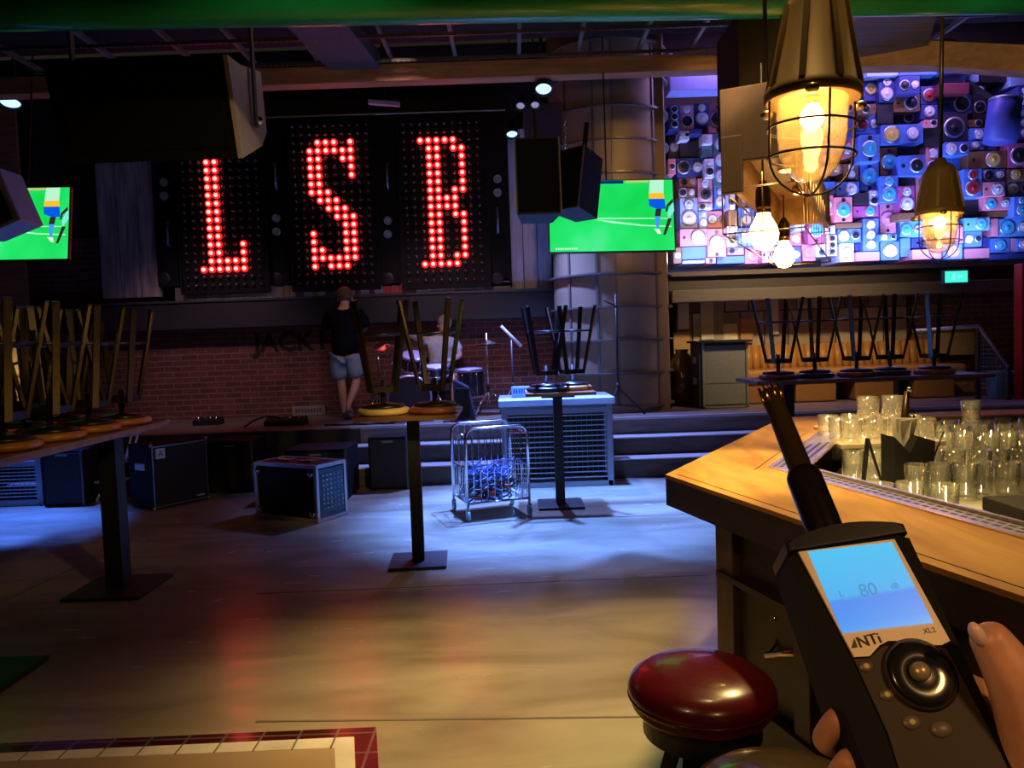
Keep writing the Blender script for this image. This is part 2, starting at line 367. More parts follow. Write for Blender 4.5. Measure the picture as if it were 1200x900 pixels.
# ================================================================== LETTER SIGNS
PAT = {
 'L': [[0,1,2,3],[1,2]] + [[1,2]]*10 + [[1,2,5],[1,2,5],[1,2,3,4,5],[0,1,2,3,4,5]],
 'S': [[1,2,3,5],[0,1,2,3,4,5],[0,1,4,5],[0,1,5],[0,1,5],[0,1],[0,1,2],[1,2,3],[2,3,4],[3,4,5],[4,5],[0,4,5],[0,4,5],[0,1,4,5],[0,1,2,3,4,5],[0,2,3,4]],
 'B': [[0,1,2,3,4],[1,2,4,5],[1,2,5],[1,2,5],[1,2,5],[1,2,5],[1,2,4,5],[1,2,3,4],[1,2,3,4],[1,2,4,5],[1,2,5],[1,2,5],[1,2,5],[1,2,5],[1,2,4,5],[0,1,2,3,4]]}
bulbred = M('red bulb halo', (.4,.01,.01), .3, emit=(1,.003,.004), es=5)  # emissive ring stands in for the red halo around each bulb
bulbcore = M('bulb core lit', (1,.4,.3), .3, emit=(1,.30,.25), es=2.6)
bulboff = M('unlit bulb glass', (.05,.035,.04), .12, coat=.4)
mb = MB(); mb.lathe([(.046,0),(.046,.012),(.030,.018)], 16, Matrix.Rotation(R(90), 4, 'X')); mb.lathe([(.03,.018),(0,.018)], 16, Matrix.Rotation(R(90), 4, 'X'))
mb.mi = 1; mb.sphere((0,-.03,0), .027, 12); lit0 = mb.build('lit_bulb', [bulbred, bulbcore]).data
bpy.data.objects.remove(bpy.data.objects['lit_bulb'])
mb = MB(); mb.lathe([(.03,0),(.026,.03),(.022,.05),(0,.06)], 8, Matrix.Rotation(R(90), 4, 'X')); off0 = mb.build('unlit_bulb', bulboff).data
bpy.data.objects.remove(bpy.data.objects['unlit_bulb'])
SY = 10.45; PT = .1095
panm = M('sign backing', (.005,.004,.005), .5, spec=.25)
for ch, cx, cy, row0, lab in (('L', 232.5, 191, 2, 'hanging left of centre'), ('S', 362.7, 168, 0, 'in the middle of the three letters'), ('B', 492.4, 165.2, 0, 'rightmost of the three letters')):
    p = P(cx, cy, SY); x0 = p.x; z0 = p.z + row0*PT
    t = thing('marquee_letter', 'black bulb panel showing a glowing red letter %s, %s' % (ch, lab), 'sign', (x0+2.5*PT, SY+.1, z0-17.8*PT), group='bulb letter panels above the stage')
    mb = MB(); mb.box((x0+2.55*PT, SY+.06, z0-7.5*PT), (10.6*PT, .12, 21*PT), bev=.01)
    for sx in (-2.8, 7.9): mb.box((x0+sx*PT, SY-.01, z0-7.5*PT), (.03, .06, 21*PT))
    mb.build('backing_panel', panm, t, True)
    noff = 0; rest = MB()
    for r in range(-2, 18):
        for c in range(-2, 8):
            q = Vector((x0+c*PT, SY-.002, z0-r*PT))
            if 0 <= r < 16 and c in PAT[ch][r]:
                o = bpy.data.objects.new('lit_bulb', lit0); C.objects.link(o); o.parent = t; o.location = q-t.location
            elif noff < 100:
                noff += 1
                o = bpy.data.objects.new('unlit_bulb', off0); C.objects.link(o); o.parent = t; o.location = q-t.location
            else: rest.lathe([(.03,0),(.026,.03),(.022,.05),(0,.06)], 8, Matrix.Translation(q) @ Matrix.Rotation(R(90), 4, 'X'))
    o = rest.build('unlit_bulb', bulboff, t, True); o['kind'] = 'stuff'
# equipment doors between the letters : two round gauges and a handle
for cx, yk, yh, w, lab in ((191, 213, 274, 24, 'left of the letter L'), (323, 255, 206, 22, 'between the letters L and S'), (454, 258, 206, 24, 'between the letters S and B'), (583, 209, 258, 26, 'right of the letter B')):
    c = P(cx+1, 240, 10.55)
    t = thing('case_lid', 'narrow black case lid with two gauges and handle, %s' % lab, 'case lid', (c.x, 10.6, P(cx, 335, 10.55).z), group='flight case lids around the letters')
    mb = MB(); mb.box((c.x, 10.62, c.z), (px(w, 10.5), .16, px(190, 10.5)), bev=.01)
    mb.build('lid', panm, t, True)
    for k in (0, 16):
        q = P(cx, yk+k, 10.5); mb = MB(); mb.lathe([(0,.02),(.018,.03),(.022,.015),(.036,.03),(.046,.04),(.054,.03),(.056,0)], 20, Matrix.Translation((q.x, 10.545, q.z)) @ Matrix.Rotation(R(90), 4, 'X'))
        mb.build('gauge', M('gauge white', (.5,.47,.42), .4), t, True)
    q = P(cx+(6 if cx < 200 else 0), yh, 10.5); h = px(28, 10.5)
    mb = MB(); mb.tube([(q.x, 10.54, q.z+h/2), (q.x, 10.48, q.z+h/2), (q.x, 10.48, q.z-h/2), (q.x, 10.54, q.z-h/2)], .018)
    mb.build('handle', M('handle steel', (.45,.45,.55), .3, .8), t, True)
    q = P(cx, 326, 10.5)
    mb = MB(); mb.lathe([(0,.01),(.05,.02),(.08,.01)], 20, Matrix.Translation((q.x, 10.545, q.z)) @ Matrix.Rotation(R(90), 4, 'X')); mb.build('round_vent', M('vent dark', (.04,.035,.04), .4, .5), t, True)
# books on the shelf row
cols = [((.55,.5,.38),'cream'),((.3,.22,.14),'brown'),((.42,.05,.05),'red'),((.2,.24,.2),'green'),((.6,.57,.5),'white'),((.16,.13,.12),'black'),((.35,.28,.2),'tan')]
x = 208.0; k = 0; cnt = {}
bookm = [M('book '+n, c, .7) for c, n in cols]
segs = [(200, 320), (335, 345), (350, 468), (482, 520), (524, 596)]
while x < 592:
    Y = 10.62; w = random.choice((6, 7, 9, 10)); hh = random.uniform(12, 17)
    zone = 'L' if x < 330 else ('S' if x < 460 else 'B')
    if zone == 'B' and 485 < x < 528: ci = random.choice((0, 4, 4))
    elif 445 < x < 484: ci = 2
    elif x < 260 or x > 540: ci = random.choice((1, 5, 3, 5))
    else: ci = random.choice((0, 1, 2, 4, 6, 5))
    b0 = P(x+w/2, 350, Y); z0 = zb1 + .001
    o = MB(); o.box((0, 0, px(hh, Y)/2), (px(w, Y)-.006, .16, px(hh, Y)), bev=.006); o.box((0, -.082, px(hh, Y)*.7), (px(w, Y)*.7, .006, .02))
    ob = o.build('book', bookm[ci]); ob.location = (b0.x, Y, z0)
    kk = (cols[ci][1], zone); n = cnt.get(kk, 0); cnt[kk] = n+1
    tag(ob, 'old %s book on the ledge below letter %s, %s %s one from left' % (kk[0], zone, ordn(n), kk[0]), 'book', 'old books on the ledge under the letters')
    x += w
# planks left and right of the letters, wall strip far left
def planks(x0, x1, y0, y1, Y, mat, lab, n, name='plank_panel'):
    a = P(x0, y1, Y); b = P(x1, y0, Y); w = (b.x-a.x)/n
    mb = MB()
    for k in range(n): mb.box((a.x+w*(k+.5), Y+.03-.008*(k % 2), (a.z+b.z)/2), (w-.01, .05, b.z-a.z), bev=.004)
    return tag(mb.build(name, mat, origin=((a.x+b.x)/2, Y, a.z)), lab, 'wood panel')
planks(120, 180, 185, 350, 10.62, greywood, 'grey weathered plank panel left of the letter L', 3)
planks(598, 642, 150, 341, 10.72, palewood, 'pale whitewashed plank panel right of the letter B', 3)
planks(-28, 16, 118, 470, 10.4, wood('warm plank', (.35,.18,.07), (.55,.3,.13), .6, (1,1,10), 2), 'warm brown stacked plank panel at the far left', 1)
mb = MB(); a = P(540, 250, 10.58); 
for k in range(5): mb.box((P(563+k*5, 300, 10.56).x, 10.6, P(570, 300, 10.56).z), (.03, .04, px(80, 10.5)))
mb.box((P(573, 262, 10.56).x, 10.62, P(573, 262, 10.5).z), (px(34, 10.5), .04, .03)); mb.box((P(573, 338, 10.56).x, 10.62, P(573, 338, 10.5).z), (px(34, 10.5), .04, .03))
tag(mb.build('grille', M('grille blue grey', (.1,.12,.16), .4, .4), origin=a), 'blue-grey slatted grille beside the pale planks', 'grille')

# painted word and plaque on the brick wall
a = P(333, 411, YW-.004)
tag(MB().text('JACK', .37, Matrix.Translation(a) @ Matrix.Rotation(R(90), 4, 'X'), .003, bold=.012).build('painted_word', M('faded black paint', (.014,.008,.007), .8), origin=a), 'faded black JACK lettering painted on the brick wall', 'lettering')
a = P(378, 409, YW-.004)
tag(MB().text('I', .37, Matrix.Translation(a) @ Matrix.Rotation(R(90), 4, 'X'), .003, bold=.012).build('painted_word', M('faded black paint', (.014,.008,.007), .8), origin=a), 'single faded black stroke after the JACK lettering', 'lettering')
a = P(362, 481, YW-.02)
t = thing('wall_plaque', 'pale framed plaque low on the brick wall', 'plaque', a)
MB().box(a, (px(39, YW), .03, px(11, YW)), bev=.005).build('board', M('plaque grey', (.3,.27,.24), .6), t, True)
mb = MB()
for k in range(9): mb.box(a+Vector((-.17+k*.042, -.017, random.uniform(-.005,.005))), (.026, .006, .055))
mb.build('worn_lettering', M('plaque print', (.1,.09,.09), .7), t, True)

# ================================================================== BIG COLUMN
cx = P(715, 300, 10.3).x; cr = .76; cY = 10.35
colm = M('column sheet metal', (.36,.27,.17), .5, .3, scale=2, var=.25)
struct(MB().lathe([(cr, SZ), (cr, 6.2)], 48, Matrix.Translation((cx, cY, 0))).build('column_round', colm))
mb = MB()
for i in range(12):
    z = P(715, 478-i*39.5, cY-cr).z
    mb.lathe([(cr, z-.015), (cr+.05, z-.012), (cr+.05, z+.012), (cr, z+.015)], 48, Matrix.Translation((cx, cY, 0)), smooth=False)
for a_ in (-140, -92, -48, -110): mb.box((cx+cr*math.cos(R(a_)), cY+cr*math.sin(R(a_)), 3.4), (.03, .03, 5.6), RZ(R(a_)))
struct(mb.build('column_hoops', M('column hoop steel', (.22,.2,.18), .4, .6)))
a = P(777, 480, 9.75); 
mb = MB(); mb.box((a.x, 9.8, 3.4), (.20, .02, 5.6)); mb.box((a.x, 9.9, 3.4), (.03, .2, 5.6)); mb.box((a.x, 10.0, 3.4), (.2, .02, 5.6))
struct(mb.build('column_flanged', M('brown column paint', (.26,.15,.06), .55)))
# ================================================================== SPEAKER WALL (right)
z0 = P(1000, 309, 10.6).z
BC = {'P': ((.75,.26,.30),'pink'), 'B': ((.09,.22,.62),'blue'), 'D': ((.03,.024,.03),'black'), 'W': ((.75,.75,.82),'white'), 'O': ((.22,.1,.04),'brown'),  # pink cabinets are brown wood with the violet light's tint in the colour
      'N': ((.04,.06,.24),'navy'), 'G': ((.12,.2,.24),'grey-green'), 'L': ((.4,.55,.85),'pale blue'), 'M': ((.5,.1,.3),'magenta'), 'C': ((.12,.42,.8),'sky blue'), 'Rr': ((.14,.02,.03),'dark red')}
bxm = {k: M('cabinet '+v[1], v[0], .5, scale=5) for k, v in BC.items()}
conem = {'k': M('cone black', (.02,.02,.03), .35), 'c': M('cone cyan', (.08,.5,.7), .3), 'w': M('cone white', (.75,.75,.78), .35), 'y': M('cone yellow', (.75,.55,.12), .4), 'r': M('cone red', (.4,.03,.04), .4), 'p': M('cone pink', (.8,.3,.45), .4)}
ringm = M('driver ring silver', (.5,.52,.6), .3, .7)
BOX = [
(784,123,797,151,'N','v3','k'),(797,123,813,151,'P','v2','k'),(814,121,831,147,'N','v2','w'),(830,122,853,155,'P','p1','k'),(796,153,808,164,'W','h2','w'),(809,151,823,157,'N','n','k'),
(823,157,835,169,'W','c','w'),(783,160,797,185,'D','c','w'),(797,165,821,184,'D','n','k'),(822,170,835,184,'G','n','k'),(836,157,853,218,'G','v3','w'),
(783,186,792,204,'P','c','k'),(793,185,825,207,'N','h2','k'),(826,186,837,208,'W','v2','k'),(796,208,816,219,'P','h2','k'),(795,220,815,231,'O','h2','k'),(818,209,835,237,'P','v2','k'),
(837,219,851,244,'B','v2','w'),(797,232,818,267,'L','v2','w'),(819,238,835,246,'W','h2','k'),(819,247,829,267,'L','v2','w'),(829,247,852,267,'P','h2','w'),(797,268,829,288,'P','h1','w'),
(829,268,851,301,'P','p1','w'),(799,289,828,304,'B','n','k'),(789,290,799,309,'O','c','y'),(853,219,862,245,'W','v2','k'),(852,265,865,288,'W','v2','k'),(853,246,864,264,'O','n','k'),
(865,243,885,265,'B','v2','w'),(865,267,885,288,'B','c','w'),(852,289,872,299,'P','h2','k'),(840,300,873,309,'B','n','k'),(827,302,839,309,'P','c','k'),(800,305,826,309,'L','n','k'),
(873,289,892,309,'P','c','p'),(910,238,920,263,'L','v2','c'),(865,217,886,242,'O','c','k'),(931,246,943,270,'L','v2','w'),(926,272,939,288,'P','c','w'),(940,286,956,306,'P','c','p'),
(893,289,911,308,'P','h1','k'),(886,262,904,288,'B','v2','k'),(904,264,925,287,'B','c','k'),(912,289,939,308,'N','h2','c'),(887,218,908,261,'N','v2','k'),(921,215,944,245,'D','c','k'),
(974,192,987,203,'O','c','y'),(988,192,1006,211,'O','v2','w'),(1008,190,1030,223,'B','p1','c'),(948,213,979,228,'B','n','k'),(980,213,1007,229,'B','h1','w'),(1019,223,1029,241,'W','v2','k'),
(1000,226,1018,240,'D','n','k'),(949,229,977,252,'P','h2','r'),(978,231,999,260,'P','p1','c'),(1000,241,1030,254,'M','h1','c'),(1031,238,1050,273,'P','p1','p'),(947,253,966,285,'M','p1','c'),
(967,253,977,263,'D','n','k'),(967,264,979,274,'W','c','w'),(969,275,981,300,'W','v3','k'),(957,286,968,301,'W','v2','k'),(982,268,1009,284,'B','h2','w'),(984,285,1001,307,'W','c','w'),
(1011,256,1030,294,'B','v3','w'),(1003,295,1031,306,'P','n','k'),(980,261,1010,267,'O','n','k'),(1002,285,1010,294,'N','n','k'),(1032,173,1052,205,'O','p1','c'),(1054,182,1085,206,'B','h1','k'),
(1031,206,1053,237,'B','v2','c'),(1055,208,1072,217,'D','n','k'),(1054,218,1072,248,'M','v2','w'),(1073,208,1093,248,'P','v3','r'),(1055,259,1083,278,'C','h2','c'),(1031,274,1051,282,'B','h2','w'),
(1032,283,1054,305,'B','c','w'),(1055,279,1067,301,'B','n','k'),(1068,279,1080,291,'N','n','k'),(1069,292,1104,304,'P','n','k'),(1052,249,1080,258,'O','n','k'),(1105,286,1128,304,'B','c','p'),
(1081,249,1104,290,'N','v2','k'),(1094,208,1112,248,'B','v2','k'),(1105,249,1118,285,'P','v2','w'),(1119,263,1129,285,'P','n','k'),
(1016,77,1053,89,'L','n','k'),(1012,91,1029,118,'N','c','y'),(1030,91,1049,119,'N','v2','w'),(1048,111,1078,130,'O','h1','k'),(1007,122,1027,133,'O','h1','k'),(1028,120,1047,145,'D','n','k'),
(1003,134,1031,157,'B','h2','r'),(1032,146,1082,168,'B','h2','y'),(1050,131,1079,145,'D','c','k'),(1080,123,1099,139,'N','c','w'),(1083,140,1099,148,'P','h1','k'),(1083,149,1100,171,'D','n','k'),
(1079,101,1099,122,'N','c','r'),(985,162,1007,186,'P','h1','w'),(1008,158,1031,189,'B','p1','c'),(1053,170,1082,181,'D','n','k'),(1085,172,1102,207,'P','v2','k'),(1054,79,1098,88,'B','n','k'),(1054,89,1078,110,'N','h2','k'),
(1104,76,1147,84,'B','n','k'),(1104,86,1147,96,'L','n','k'),(1100,97,1136,110,'Rr','n','k'),(1104,111,1139,133,'N','h1','k'),(1102,134,1134,165,'D','c','k'),(1135,140,1152,149,'O','h1','k'),
(1137,150,1157,164,'B','c','w'),(1137,165,1153,176,'B','h1','w'),(1108,166,1136,182,'B','h2','w'),(1140,97,1156,139,'D','v2','k'),(1150,77,1180,96,'D','n','k'),(1184,80,1210,100,'L','n','k'),(1193,101,1210,124,'N','v2','w'),
(1194,125,1210,163,'N','v3','w'),(1181,168,1208,196,'M','c','k'),(1158,168,1179,176,'B','c','k'),(1134,177,1180,197,'O','h1','y'),(1106,183,1132,200,'B','n','k'),(1113,201,1128,214,'D','n','k'),
(1129,198,1151,231,'B','v2','r'),(1152,198,1178,212,'B','h2','k'),(1180,198,1208,211,'O','h1','y'),(1113,215,1128,248,'B','c','k'),(1152,213,1178,230,'P','h1','w'),(1180,213,1208,229,'B','h2','w'),
(1153,231,1186,246,'P','h2','c'),(1188,230,1208,254,'B','v2','c'),(1129,233,1152,253,'D','n','k'),(1154,247,1186,254,'O','n','k'),(1130,255,1160,270,'C','h1','c'),(1130,271,1151,289,'B','h2','w'),
(1171,256,1208,277,'C','h2','c'),(1162,256,1170,277,'P','n','k'),(1161,279,1184,296,'B','c','c'),(1185,279,1191,294,'P','n','k'),(1192,279,1208,295,'B','c','w'),(1152,278,1160,290,'N','n','k'),
(1130,291,1160,303,'P','n','k'),(1161,297,1208,304,'N','n','k'),(960,180,973,212,'N','v2','w'),(940,190,958,212,'D','c','k'),(960,100,978,132,'N','v2','k'),(979,90,1001,118,'B','p1','w'),(979,119,1001,133,'O','h1','k'),(960,133,982,160,'P','c','w'),(983,134,1001,160,'N','n','k'),
(854,112,874,140,'B','p1','w'),(875,100,899,118,'O','h2','k'),(875,119,890,150,'P','v2','k'),(891,119,912,146,'N','c','w'),(854,141,874,162,'D','n','k'),(854,163,874,190,'P','p1','w'),
(875,151,897,168,'B','h1','k'),(898,147,918,176,'L','v2','w'),(875,169,897,190,'W','c','k'),(913,100,935,130,'P','p1','k'),(936,104,959,124,'B','h2','w'),(913,131,935,146,'D','n','k'),
(919,147,938,176,'N','v3','w'),(936,125,959,146,'O','c','y'),(939,147,957,170,'B','c','c'),(898,177,925,192,'P','h2','w'),(926,177,939,212,'B','v2','k'),(865,191,897,216,'N','h2','w'),(898,193,925,214,'O','h1','k'),
(854,191,864,216,'W','v2','k'),(940,171,957,188,'P','h1','w'),(958,161,984,179,'B','h1','w')]
dd = {'n': 'blank-fronted', 'c': 'single-cone', 'h1': 'wide one-cone', 'h2': 'wide two-cone', 'v2': 'tall two-cone', 'v3': 'tall three-cone', 'p1': 'tall ported one-cone'}
cname = {'k': 'black', 'c': 'cyan', 'w': 'white', 'y': 'yellow', 'r': 'red', 'p': 'pink'}
def ysec(y): return 'top rows' if y < 130 else ('upper rows' if y < 185 else ('middle rows' if y < 235 else ('lower rows' if y < 280 else 'bottom row')))
keyc = {}; tot = {}
def bkey(b): return (b[4], b[5], b[6], ysec((b[1]+b[3])/2))
for b in BOX: tot[bkey(b)] = tot.get(bkey(b), 0)+1
for b in sorted(BOX, key=lambda q: q[0]):
    x0_, y0_, x1_, y1_, c_, lay, cc = b
    k = bkey(b); n = keyc.get(k, 0); keyc[k] = n+1
    Yf = random.choice((10.42, 10.46, 10.5, 10.55, 10.6, 10.64)) + (.12 if c_ == 'D' else 0)
    w = px(x1_-x0_+.6, Yf); h = px(y1_-y0_+.6, Yf); ce = P((x0_+x1_)/2, (y0_+y1_)/2, Yf)
    what = '%s %s speaker' % (BC[c_][1], dd[lay]) + (', %s cones' % cname[cc] if lay != 'n' else '')
    lab = what + ', ' + (('%s such from left in wall\'s %s' % (ordn(n), k[3])) if tot[k] > 1 else 'only such in wall\'s ' + k[3])
    t = thing('speaker_cabinet', lab, 'speaker', (ce.x, 11.2, ce.z-h/2), group='old speaker cabinets covering the back wall')
    t.matrix_basis = Matrix.Translation(t.location)
    MB().box((ce.x, (Yf+11.2)/2, ce.z), (w-.012, 11.2-Yf, h-.012), bev=.008).build('enclosure', bxm[c_], t, True)
    def drv(u, v, r, m_, ring_=True, nm='woofer'):
        mt = Matrix.Translation((ce.x+u*w, Yf, ce.z+v*h)) @ Matrix.Rotation(R(90), 4, 'X')
        q = MB(); q.lathe([(r*1.22, 0), (r*1.22, .014), (r*.98, .016)], 18, mt); q.mi = 1
        q.lathe([(r*.98, .016), (r*.85, .02), (r*.35, -.0), (r*.33, .004), (r*.2, .02), (0, .024)], 18, mt)
        q.build(nm, [ringm if m_ != 'p' else conem['p'], conem[m_]], t, True)
    def port(u, v, r):
        MB().cyl((ce.x+u*w, Yf+.01, ce.z+v*h), (ce.x+u*w, Yf-.003, ce.z+v*h), r, seg=12).build('port', conem['k'], t, True)
    s_ = min(w, h)
    if lay == 'c': drv(0, 0, s_*.32, cc)
    elif lay == 'v2': drv(0, -.17, min(w*.36, h*.22), cc); drv(0, .28, min(w*.24, h*.14), 'w' if cc == 'k' else cc, nm='tweeter')
    elif lay == 'v3':
        for v in (-.3, 0, .3): drv(0, v, min(w*.32, h*.12), cc, nm='woofer')
    elif lay == 'h2': drv(-.24, 0, min(h*.36, w*.2), cc); drv(.25, 0, min(h*.26, w*.15), 'w' if cc != 'w' else 'k', nm='tweeter')
    elif lay == 'h1': drv(-.12 if n % 2 else .15, 0, min(h*.36, w*.22), cc); port(-.34 if not n % 2 else .34, 0, min(w, h)*.09)
    elif lay == 'p1': drv(0, -.02, min(w*.36, h*.24), cc); port(0, .37, w*.11); port(0, -.4, w*.1)
# pale long box above left cabinets, hanging blue drum housing at the right
a = P(827, 99.5, 10.3)
t = thing('wall_board', 'long pale violet board above the left speaker cabinets', 'board', a)
MB().box(a, (px(88, 10.3), .3, px(19, 10.3)), bev=.01).build('board', M('violet board', (.35,.38,.8), .5), t, True)
mb = MB()
for x_ in (787, 868): mb.box(P(x_, 82, 10.3)+Vector((0,.05,.05)), (.05, .05, .35))
mb.build('bracket', M('bracket violet', (.15,.14,.35), .5), t, True)
a = P(1175, 142, 10.0)
t = thing('horn_loudspeaker', 'large blue cylindrical horn housing hung on the speaker wall at the right', 'speaker', a)
mb = MB(); mt = Matrix.Translation(a) @ Matrix.Rotation(R(8), 4, 'Y')
mb.lathe([(0,-.27),(.19,-.27),(.19,.24),(.165,.27),(.15,.2),(0,.18)], 28, mt); mb.build('housing', M('housing blue', (.07,.09,.4), .45), t, True)
mb = MB(); mb.lathe([(.19,.25),(.2,.26),(.19,.28),(.17,.27)], 28, mt); mb.build('rim', ringm, t, True)
mb = MB(); mb.bar(a+Vector((0,0,.2)), a+Vector((-.1,.9,.9)), .05, .05); mb.build('hanger', black, t, True)

# ledge below the speaker wall
lz1 = P(1000, 312, 10.3).z; lz0 = P(1000, 347, 10.3).z; lx = P(787, 330, 10.2).x
ledgem = M('balcony brown grey', (.12,.095,.07), .6)
struct(MB().box(((lx+9.1)/2, 10.75, lz1-.03), (9.1-lx, 1.0, .06)).build('trim_13', ledgem))
struct(MB().box(((lx+9.1)/2, 10.42, (lz1+lz0)/2+.06), (9.1-lx, .1, (lz1-lz0)*.55)).build('trim_14', M('balcony dark', (.05,.038,.04), .6)))
struct(MB().box(((lx+9.1)/2, 10.3, lz0+.07), (9.1-lx, .25, .16), bev=.01).build('trim_15', ledgem))
# exit sign
a = P(1119, 324.5, 10.1)
t = thing('exit_sign', 'small glowing turquoise exit sign on the balcony edge', 'sign', a)
MB().box(a, (px(29, 10.1), .06, px(16, 10.1)), bev=.006).build('housing', M('sign housing', (.05,.2,.18), .5), t, True)
MB().box(a+Vector((0,-.033,0)), (px(26, 10.1), .006, px(13, 10.1))).build('lit_face', M('exit face', (.1,.8,.6), .4, emit=(.06,.9,.68), es=1.0), t, True)
mb = MB(); q = a+Vector((0,-.038,0))
mb.box(q+Vector((-.04,0,.0)), (.018,.004,.05), Matrix.Rotation(R(20), 3, 'Y')); mb.sphere(q+Vector((-.028,0,.035)), .011, 8); mb.box(q+Vector((-.055,0,-.03)), (.012,.004,.04), Matrix.Rotation(R(50), 3, 'Y')); mb.box(q+Vector((-.03,0,-.03)), (.012,.004,.04), Matrix.Rotation(R(-30), 3, 'Y'))
mb.box(q+Vector((.05,0,0)), (.07,.004,.014)); mb.prism([(-.02,0),(.02,.03),(.02,-.03)], .004, Matrix.Translation(q+Vector((.02,0,0))) @ Matrix.Rotation(R(90), 4, 'X'))
mb.build('pictogram', M('exit mark', (.3,.9,.85), .4, emit=(.25,.95,.8), es=1.0), t, True)
# patchwork wood wall below ledge, bench etc
patch = bricks('patchwork boards', (.72,.6,.42), (.22,.12,.06), (.08,.05,.03), .34, .62, .01, .6, 'xz', .37)
a = P(793, 360, 10.9); b = P(1065, 480, 10.9)
struct(MB().box(((a.x+b.x)/2, 11.05, 1.4), (b.x-a.x, .2, 1.9)).build('wall_panelled', patch))
random.seed(11)
for (x0_, x1_, y0_, y1_, cc, lab) in ((795,807,352,386,0,'narrow pale board at the left end'),(790,809,389,425,1,'orange-brown board below the narrow pale one'),(822,836,352,398,0,'tall pale board above the speaker cabinet'),(848,864,379,400,0,'small square cream board'),(836,847,352,400,2,'grey board beside the square cream board'),(903,912,350,392,0,'narrow cream board behind the first stool legs'),(868,882,372,402,1,'tan board right of the cabinet')):
    Y = 10.9; a = P(x0_, y1_, Y); b = P(x1_, y0_, Y)
    tag(MB().box(((a.x+b.x)/2, 10.92, (a.z+b.z)/2), (b.x-a.x, .05, b.z-a.z), bev=.006).build('wall_board', [M('cream board', (.8,.72,.55), .6), M('tan board', (.5,.3,.13), .6), M('grey board', (.4,.37,.32), .6)][cc], origin=(a.x, 10.92, a.z)), lab+' on the panelled wall', 'board')
# orange leather bench
leath = M('orange leather', (.5,.24,.07), .35, coat=.2, scale=4)
bx0 = P(842, 420, 10.6).x; bx1 = P(1110, 420, 10.6).x
t = thing('booth_bench', 'long orange leather booth bench with channelled back behind the right stools', 'bench', ((bx0+bx1)/2, 10.5, SZ))
mb = MB(); n = 30
zt = P(900, 405, 10.7).z; zs = SZ+.45
for k in range(n):
    xx = bx0+(bx1-bx0)*(k+.5)/n; mb.cyl((xx, 10.78, zs-.05), (xx, 10.84, zt), (bx1-bx0)/n*.55, seg=10)
mb.build('channelled_back', leath, t, True)
MB().box(((bx0+bx1)/2, 10.45, zs-.08), (bx1-bx0, .62, .16), bev=.04).build('seat', leath, t, True)
mb = MB()
for k in range(4): mb.box((bx0+(bx1-bx0)*(k+.5)/4, 10.45, SZ+.16), ((bx1-bx0)/4-.25, .5, .3), bev=.02)
mb.build('base_panel', M('leather dark', (.3,.14,.045), .45), t, True)
# round amber jug by the column
a = P(800, 470, 10.5); mb = MB(); mb.lathe([(0,SZ),(.16,SZ),(.19,SZ+.3),(.17,SZ+.6),(.08,SZ+.72),(.1,SZ+.76),(0,SZ+.76)], 20, Matrix.Translation((a.x, 10.5, 0)))
tag(mb.build('floor_vase', M('brown glaze', (.12,.05,.02), .15, coat=.6), origin=(a.x, 10.5, SZ)), 'glossy brown floor vase between column and speaker cabinet', 'vase')
# bass cabinet on stage, right
a = P(824, 478, 9.8); b = P(877, 478, 9.8); zt = P(850, 400, 9.8).z; w = b.x-a.x
t = thing('bass_cabinet', 'grey meshed bass speaker cabinet standing on the stage right of the column', 'speaker', ((a.x+b.x)/2, 9.8, SZ))
MB().box(((a.x+b.x)/2-.02, 10.05, (SZ+zt)/2), (w+.04, .46, zt-SZ-.02), bev=.015).build('enclosure', M('cab black vinyl', (.03,.028,.026), .6), t, True)
MB().box(((a.x+b.x)/2, 9.81, (SZ+zt)/2), (w-.06, .02, zt-SZ-.1)).build('mesh_grille', M('dusty mesh', (.2,.2,.17), .7, scale=30, var=.3), t, True)
mb = MB()
for sx in (a.x+.012, b.x-.012): mb.box((sx, 9.8, (SZ+zt)/2), (.025, .04, zt-SZ-.02))
mb.box(((a.x+b.x)/2, 9.8, SZ+.02), (w, .04, .025)); mb.box(((a.x+b.x)/2, 9.8, (SZ+zt)/2-.1), (w-.05, .015, .008)); mb.build('corner_trim', M('cab trim', (.4,.38,.32), .4, .6), t, True)
MB().box(((a.x+b.x)/2-.02, 10.0, zt), (w+.12, .6, .03), bev=.006).build('lid', blackm, t, True)
for dz in (.35, .62): MB().box((a.x-.05, 10.0, SZ+dz), (.03, .14, .09), bev=.006).build('side_handle', M('cab trim', (.4,.38,.32), .4, .6), t, True)
# right end: brick, railing, red post etc
a = P(1085, 350, 10.7); b = P(1215, 480, 10.7)
struct(MB().box(((a.x+b.x)/2+.3, 11.1, 1.5), (b.x-a.x+.6, .2, 2.0)).build('wall_brick_right', brickt))
a = P(1197, 400, 9.6)
struct(MB().box((a.x+.10, 9.7, 1.45), (.16, .16, 1.7), bev=.01).build('column_red', M('red paint', (.45,.02,.02), .4)))
t = thing('stair_railing', 'steel handrail with perforated mesh panel at the right end of the stage', 'railing', P(1145, 473, 9.9))
p1 = P(1070, 388, 9.9); p2 = P(1146, 382, 9.9); p3 = P(1182, 430, 9.6); 
MB().tube([p1, p2, p2.lerp(p3, .1), p3], .025).build('handrail', galv, t, True)
mb = MB(); mb.bar(P(1147, 384, 9.9), (p2.x, 9.9, SZ), .05, .05); mb.bar(p3, (p3.x, 9.6, SZ), .05, .05); mb.build('post', M('rail post', (.1,.11,.13), .4, .6), t, True)
meshb = M('mesh blue steel', (.25,.35,.4), .4, .6)
mb = MB(); q0 = Vector((p2.x, 9.9, SZ)); q1 = Vector((p3.x, 9.6, SZ))
